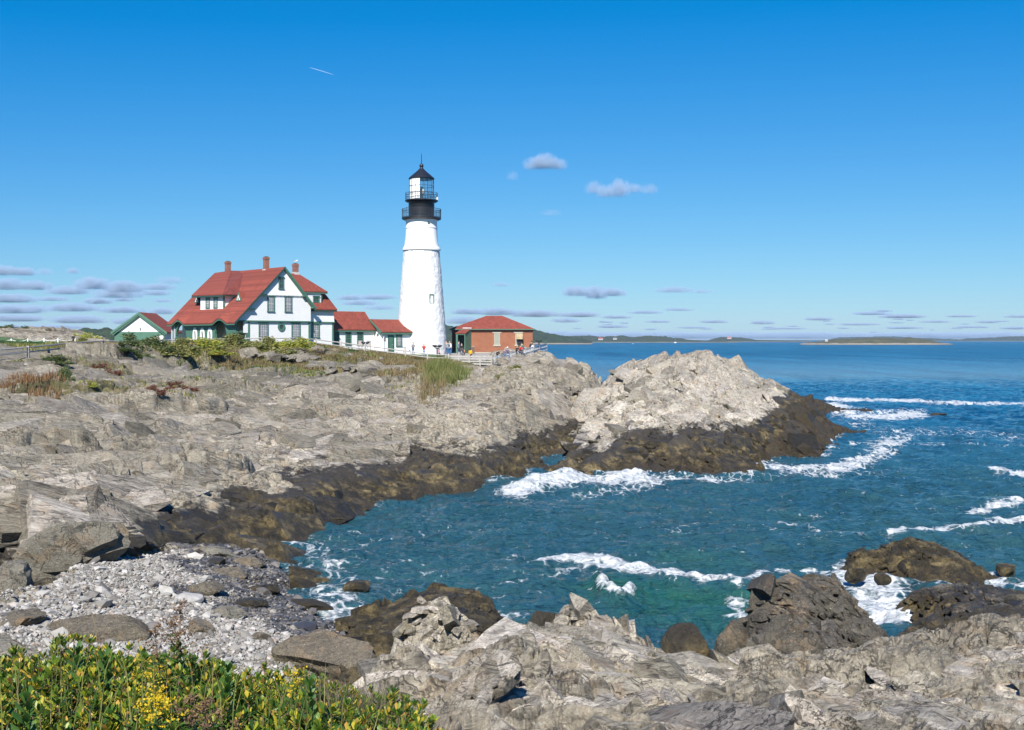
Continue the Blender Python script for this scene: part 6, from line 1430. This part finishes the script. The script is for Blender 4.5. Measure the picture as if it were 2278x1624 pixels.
tops=[(-80,1440),(0,1438),(60,1442),(120,1424),(200,1422),(260,1428),(310,1442),(370,1440),(430,1446),(480,1478),(540,1492),(600,1488),(650,1478),(700,1500),(760,1518),(810,1498),(850,1540),(900,1572)]
tp=lambda q: np.interp(q,[a for a,b in tops],[b for a,b in tops])
rs=np.random.default_rng(17); first=[True]*3; labs=[]
for row,(D,dy,step) in enumerate(((7.3,0,118),(6.5,28,112),(5.8,62,120),(5.2,105,135))):
    q=-90+row*37
    while q<905-row*14:
        qq=q+rs.uniform(-18,18); D_=D+rs.uniform(-.15,.15); zt=CH-(tp(qq)+dy+rs.uniform(-6,16)-HY)*D_/F; i=int(rs.integers(0,3)); x=(qq-CX)/F*D_
        if 715<qq<775 and row<2: q+=step; continue
        spots.append((x,D_,zt,i,qq,row)); q+=step
rowname=['back row','second row','third row','front row']
cnt={}
for x,D_,zt,i,qq,row in spots:
    hh=[.75,.85,.65][i]
    if first[i]: o=shr[i]; first[i]=False
    else: o=copy_tree(shr[i])
    o.location=(x,D_,zt-hh*1.0); o.rotation_euler=(0,0,rs.uniform(0,6.28)); sc=rs.uniform(.95,1.12); o.scale=(sc,sc,1)
    cnt[row]=cnt.get(row,0)+1; ordn=['leftmost','second','third','fourth','fifth','sixth','seventh','eighth','ninth'][min(cnt[row]-1,8)]
    tag(o,'glossy green shrub at the lower left, %s from the left in the %s'%(ordn,rowname[row]),'shrub','shrubs in the lower left foreground')
gs=lambda x,y: CH-1.05-(y-5.5)*.12-1.0*sm(y,6.6,8.5)
def ground_under(): pass
def weed(label,px,ptop,D,kind,seed,h=1.1,heads=True):
    rs=np.random.default_rng(seed); x=(px-CX)/F*D; zt=CH-(ptop-HY)*D/F; r=empty('goldenrod' if kind!='seed' else 'seed_stalk',(x,D,zt-h)); tag(r,label,'wild plant')
    lean=rs.normal(0,.08,2); P_=[np.array([lean[0]*t*t*h,lean[1]*t*t*h,t*h]) for t in np.linspace(0,1,7)]
    MB().tube([tuple(p) for p in P_],[.006,.006,.005,.005,.004,.003,.002],5).build('stem',M['twig'] if kind=='seed' else LF['big'],r)
    VV=[];FF=[]
    for k_ in range(34):
        t=rs.uniform(.15,.8); c=np.array([np.interp(t,np.linspace(0,1,7),[p[j] for p in P_]) for j in range(3)]); a=k_*2.4; d=np.array([math.cos(a),math.sin(a),.35])
        l=.10*(1.1-t*.6); w=np.array([-math.sin(a),math.cos(a),0]); wd=.016; o=len(VV); d2=d*[1,1,-.3]
        VV+=[c,c+d*l*.5+w*wd,c+d*l*.5+d2*l*.5,c+d*l*.5-w*wd]; FF.append((o,o+1,o+2,o+3))
    npmesh('foliage',np.array(VV),np.array(FF),LF['big'],r)
    if heads:
        n=230 if kind!='seed' else 420; cs=[]
        br=9
        for b in range(br):
            t=.72+.28*b/br; c=np.array([np.interp(t,np.linspace(0,1,7),[p[j] for p in P_]) for j in range(3)]); a=b*2.4; ln_=.13*(1.15-(b/br)); 
            s_=rs.uniform(0,1,n//br)[:,None]; cs.append(c+np.array([math.cos(a),math.sin(a),.55])*s_*ln_+rs.normal(0,.008,(n//br,3)))
        cs=np.concatenate(cs); V_,F_=leafcloud(len(cs),cs,.011 if kind!='seed' else .011,rs,1.0); npmesh('flower_head',V_,F_,LF['gold' if kind!='seed' else 'seed'],r)['kind']='stuff'
    return r
for a in [('yellow flowering goldenrod, centre of the lower left shrubs',325,1488,5.4,'gold',1,.8),('yellow goldenrod low in the shrubs, below the tallest stalks',345,1530,5.0,'gold',2,.6),('goldenrod with pale yellow tip by the dry twigs',628,1470,5.9,'gold',3,.7),
 ('fading goldenrod at the bottom edge of the shrubs',440,1545,4.9,'seed',4,.6),('fading goldenrod at the bottom edge, right of the centre shrubs',480,1550,4.9,'seed',5,.6),('goldenrod head low at the bottom edge, under the brightest flowers',322,1560,4.7,'gold',6,.5),
 ('tall brown seed stalk rising over the pebbles, tallest of three',398,1335,6.2,'seed',7,1.0),('brown seed stalk right of the tallest one',440,1362,6.3,'seed',8,.9),('brown seed stalk left of the tallest one',362,1392,6.1,'seed',9,.8)]:
    lab,px,pt,D,kd,sd,h_=a; weed(lab,px,pt,D,kd,sd,h_)
def leafy(label,px,ptop,D,seed,h=.6,L=.13):
    rs=np.random.default_rng(seed); x=(px-CX)/F*D; zt=CH-(ptop-HY)*D/F; r=empty('leafy_plant',(x,D,zt-h)); tag(r,label,'wild plant')
    MB().tube([(0,0,0),(.01,0,h*.5),(0,.01,h*.95)],[.008,.007,.004],6).build('stem',LF['big'],r); VV=[];FF=[]
    for lv in range(9):
        v_,f_=rosette(np.array([0,0,h*(.25+.7*lv/8)]),np.array([0.,0,1]),4,L*(1-.05*lv),L*.26,rs,1.15-.06*lv); o=len(VV); VV+=v_; FF+=[tuple(k_+o for k_ in f) for f in f_]
    npmesh('foliage',np.array(VV),np.array(FF),LF['big'],r,smooth=True)
for i,a in enumerate([('broad leaved green plant left of the yellow goldenrod',235,1462,6.0),('broad leaved green plant near the seed stalks',392,1440,6.2),('big leaved plant at the bottom left corner',60,1545,4.8),('narrow leaved green plant right of the goldenrod',505,1488,5.6),('leafy green plant close to the dry twigs on the right',690,1518,5.5),('leafy plant poking from the leftmost shrubs',170,1450,6.1)]): leafy(*a,seed=50+i)
# slope under the plants, thin grass and dry twigs
rs=np.random.default_rng(33)
def near_grass(name,label,n,kind,h,wd,pxr,Dr,seed,lean=.4,dy=10):
    rs=np.random.default_rng(seed); q=rs.uniform(*pxr,n); d=rs.uniform(*Dr,n); xs=(q-CX)/F*d; zt=CH-(tp(q)+rs.uniform(-dy,120,n)-HY)*d/F
    V,Fq=blades(xs,d,h,wd,rs,lean,zs=zt-h*.85); o=npmesh(name,V,Fq,LF[kind]); tag(o,label,kind='stuff')
near_grass('wild_grass','thin green and straw grass blades among the foreground shrubs',420,'grass',.35,.0028,(-60,960),(4.9,7.2),3,.45,34)
near_grass('dry_stalks','thin dry straw stalks standing above the foreground shrubs',110,'straw',.5,.002,(-60,1000),(5,7.2),4,.3,80)
def twigs():
    rs=np.random.default_rng(8); n=2600; q=rs.uniform(640,900,n); d=rs.uniform(6.2,7.4,n); xs=(q-CX)/F*d; zt=CH-(1488+rs.uniform(0,110,n)+.2*np.abs(q-740)-HY)*d/F
    V,Fq=blades(xs,d,.16,.0012,rs,.8,zs=zt-.15); o=npmesh('dry_twigs',V,Fq,LF['grey']); tag(o,'tangle of grey leafless twigs right of the green shrubs',kind='stuff')
twigs()
# ------------------------------------------------ clouds: puffs of vapour with soft edges
def cloud_mat(name,dens,col):
    m,t,b=newmat(name); t.nodes.remove(b); h=N(t); o=h.obj()
    ln=h.n('VectorMath',operation='LENGTH'); h.L(o,ln.inputs[0])
    oi=h.n('ObjectInfo').outputs['Random']; loc=h.n('CombineXYZ'); h.L(h.math('MULTIPLY',oi,90.0),loc.inputs[0]); h.L(h.math('MULTIPLY',oi,37.0),loc.inputs[2])
    ad=h.n('VectorMath',operation='ADD'); h.L(o,ad.inputs[0]); h.L(loc.outputs[0],ad.inputs[1])
    nz=h.noise(h.mapping(ad.outputs[0],(2.2,1.2,1.0)),1.5,5,.62)
    zc=h.sepz(o); flat=h.smooth(zc,-.55,-.25,0,1)
    dd=h.math('SUBTRACT',h.math('ADD',h.math('SUBTRACT',1.0,ln.outputs['Value']),h.math('MULTIPLY',nz,1.5)),.86)
    dd=h.math('MULTIPLY',h.math('MAXIMUM',dd,0.0),h.smooth(ln.outputs['Value'],.98,.7,0,1)); dd=h.math('MULTIPLY',dd,flat)
    at=h.n('Attribute',attribute_type='OBJECT',attribute_name='density').outputs['Fac']
    dd=h.math('MULTIPLY',h.math('MULTIPLY',dd,at),dens)
    v=h.n('VolumePrincipled'); v.inputs['Color'].default_value=(*col,1); v.inputs['Anisotropy'].default_value=.0; h.L(dd,v.inputs['Density'])
    h.L(v.outputs[0],t.nodes['Material Output'].inputs['Volume']); m.cycles.volume_step_rate=1.0; return m
CMT=cloud_mat('cloud_vapour',1.0,(.60,.73,.88))
iv_,if_=ico(3)
cloud_proto=None
def puff(px0,px1,py0,py1,k_,parent=None,label=None,group=None,D=None):
    global cloud_proto
    pyc=(py0+py1)/2; D=D or 420*F/max(HY-py1,9); w=(px1-px0)/F*D/2*1.18; hh=(py1-py0)/F*D/2*1.45; zc=CH+(HY-(pyc+ (py1-py0)*.12))/F*D
    me=cloud_proto
    if me is None:
        o=npmesh('puff',iv_,if_,CMT,smooth=True); cloud_proto=o.data
    else: o=bpy.data.objects.new('puff',me); COL.objects.link(o)
    o.location=(((px0+px1)/2-CX)/F*D,D,zc); o.scale=(w,max(hh*1.6,w*.35),hh); o['density']=float(k_*2.6/hh)
    if parent: o.parent=parent
    if label: o.name='cloud'; tag(o,label,'cloud',group)
    return o
def cloud(label,puffs):
    r=empty('cloud'); tag(r,label,'cloud')
    for p in puffs: puff(*p,parent=r)
cloud('small soft white cloud high up, right of the lighthouse top',[(1160,1222,347,378,.6),(1180,1246,338,376,.8),(1215,1266,350,378,.5)])
cloud('ragged white cloud of two puffs, highest on the right of the lighthouse',[(1298,1345,400,432,.4),(1320,1372,408,440,.5),(1352,1404,394,440,.75),(1388,1432,406,430,.4),(1420,1468,406,432,.25)])
cloud('grey based white cloud in mid sky, right of the tower',[(1246,1320,634,660,1.1),(1290,1360,633,666,1.2),(1330,1396,638,660,1.1)])
cloud('thin blue grey cloud right of the grey based one',[(1450,1550,635,652,.6),(1530,1590,642,653,.35)])
cloud('faint small cloud over the brick building roof',[(1088,1140,626,638,.35)])
cloud('very faint wisp under the two puffs',[(1200,1252,464,480,.13),(1124,1158,378,402,.12)])
cloud('grey cloud at the left edge, topmost one there',[(-50,45,588,614,1.2),(20,84,592,614,1.0),(75,120,594,612,.3)])
cloud('small round dark cloudlet near the left edge',[(145,178,594,609,.6)])
cloud('broad grey cloud at the left edge below the topmost one',[(-50,70,616,646,1.2),(40,120,622,646,1.1)])
cloud('long grey cloud with bright top left of the house roof',[(160,250,613,645,1.3),(220,330,622,652,1.2),(300,400,628,646,.8),(340,415,612,632,.35)])
cloud('flat grey cloud bank low behind the small outbuilding',[(90,210,634,656,1.1),(190,330,640,664,1.1),(300,390,642,658,.8)])
cloud('little grey cloud just left of the big red roof',[(330,392,663,673,.5)])
cloud('grey cloud strip between house and lighthouse',[(740,820,654,668,.9),(790,890,653,667,.9),(748,850,664,680,.7),(800,890,676,690,.5)])
def bank(name,label,L):
    r=empty(name); tag(r,label,kind='stuff')
    for p in L: puff(*p[:4],p[4]*1.6,parent=r)
rs=np.random.default_rng(3)
bank('clouds','rows of flat grey clouds low over the left horizon',[(-40,90,652,674,1.0),(70,160,658,670,.5),(180,255,660,677,.8),(245,305,660,671,.6),(-40,120,676,698,.9),(90,230,672,694,.8),(210,330,680,697,.7),(320,400,682,700,.6),(-40,110,698,716,.8),(100,250,700,720,.8),(240,360,704,722,.7),(300,420,712,728,.6),(0,200,722,732,.5),(640,760,690,704,.5)])
L=[(995,1085,684,700,.7),(1050,1160,683,702,.9),(1130,1250,688,706,.9),(1230,1340,692,706,.7),(985,1080,702,722,.6),(1220,1300,706,718,.5),(1390,1480,690,698,.5),(1470,1550,684,692,.35),(1330,1410,700,709,.5),(1890,1990,692,701,.6),(1950,2065,698,708,.7),(1940,1990,688,694,.5),(1785,1860,705,713,.6),(1550,1625,711,719,.55),(1660,1730,712,722,.5),(2100,2180,700,706,.5),(2165,2230,712,719,.5),(2230,2300,700,707,.5),(2040,2120,712,718,.45),(1430,1500,712,718,.45),(1860,1960,718,724,.5),(2120,2200,724,730,.5),(1320,1400,722,730,.5),(1500,1580,726,731,.4),(1700,1800,728,733,.4),(1960,2060,726,732,.5),(2220,2300,726,733,.5)]
for i in range(26):
    q=rs.uniform(1240,2290); y=rs.uniform(706,738); w_=rs.uniform(12,46); L.append((q,q+w_,y,y+rs.uniform(3,6),.4))
bank('clouds','scattered small flat clouds low over the right horizon',L)
bank('clouds','continuous blue grey cloud layer just above the sea horizon',[(q-130,q+130,738+rs.uniform(-2,2),754,.5) for q in range(1250,2360,110)]+[(q-130,q+130,733+rs.uniform(-3,3),753,.5) for q in range(0,420,110)])
# vapour trail
def trail():
    D=9000; r=[]; mb=MB(); a=Vector(P(689,150,D)); b=Vector(P(742,166,D)); pts=[a+(b-a)*t for t in np.linspace(0,1,10)]
    mb.tube(pts,[.6,1,1.2,1.3,1.3,1.3,1.2,1.1,.8,.4],6); m,t,bb_=newmat('vapour_trail'); bb_.inputs['Base Color'].default_value=(.8,.85,.9,1); bb_.inputs['Alpha'].default_value=.45; bb_.inputs['Roughness'].default_value=1
    o=mb.build('vapour_trail',m); tag(o,'thin short white vapour trail high in the blue sky','vapour trail')
trail()
# ------------------------------------------------ air between here and the far islands
hz_=MB().box(-12500,12500,-300,19900,-12,62).build('haze',newmat('haze_air')[0]); tag(hz_,'thin sea haze',kind='stuff')
m=hz_.data.materials[0]; t=m.node_tree; t.nodes.remove(t.nodes['Principled BSDF']); v=t.nodes.new('ShaderNodeVolumePrincipled'); v.inputs['Color'].default_value=(.72,.86,1,1); v.inputs['Density'].default_value=.000035; v.inputs['Anisotropy'].default_value=.2
t.links.new(v.outputs[0],t.nodes['Material Output'].inputs['Volume'])
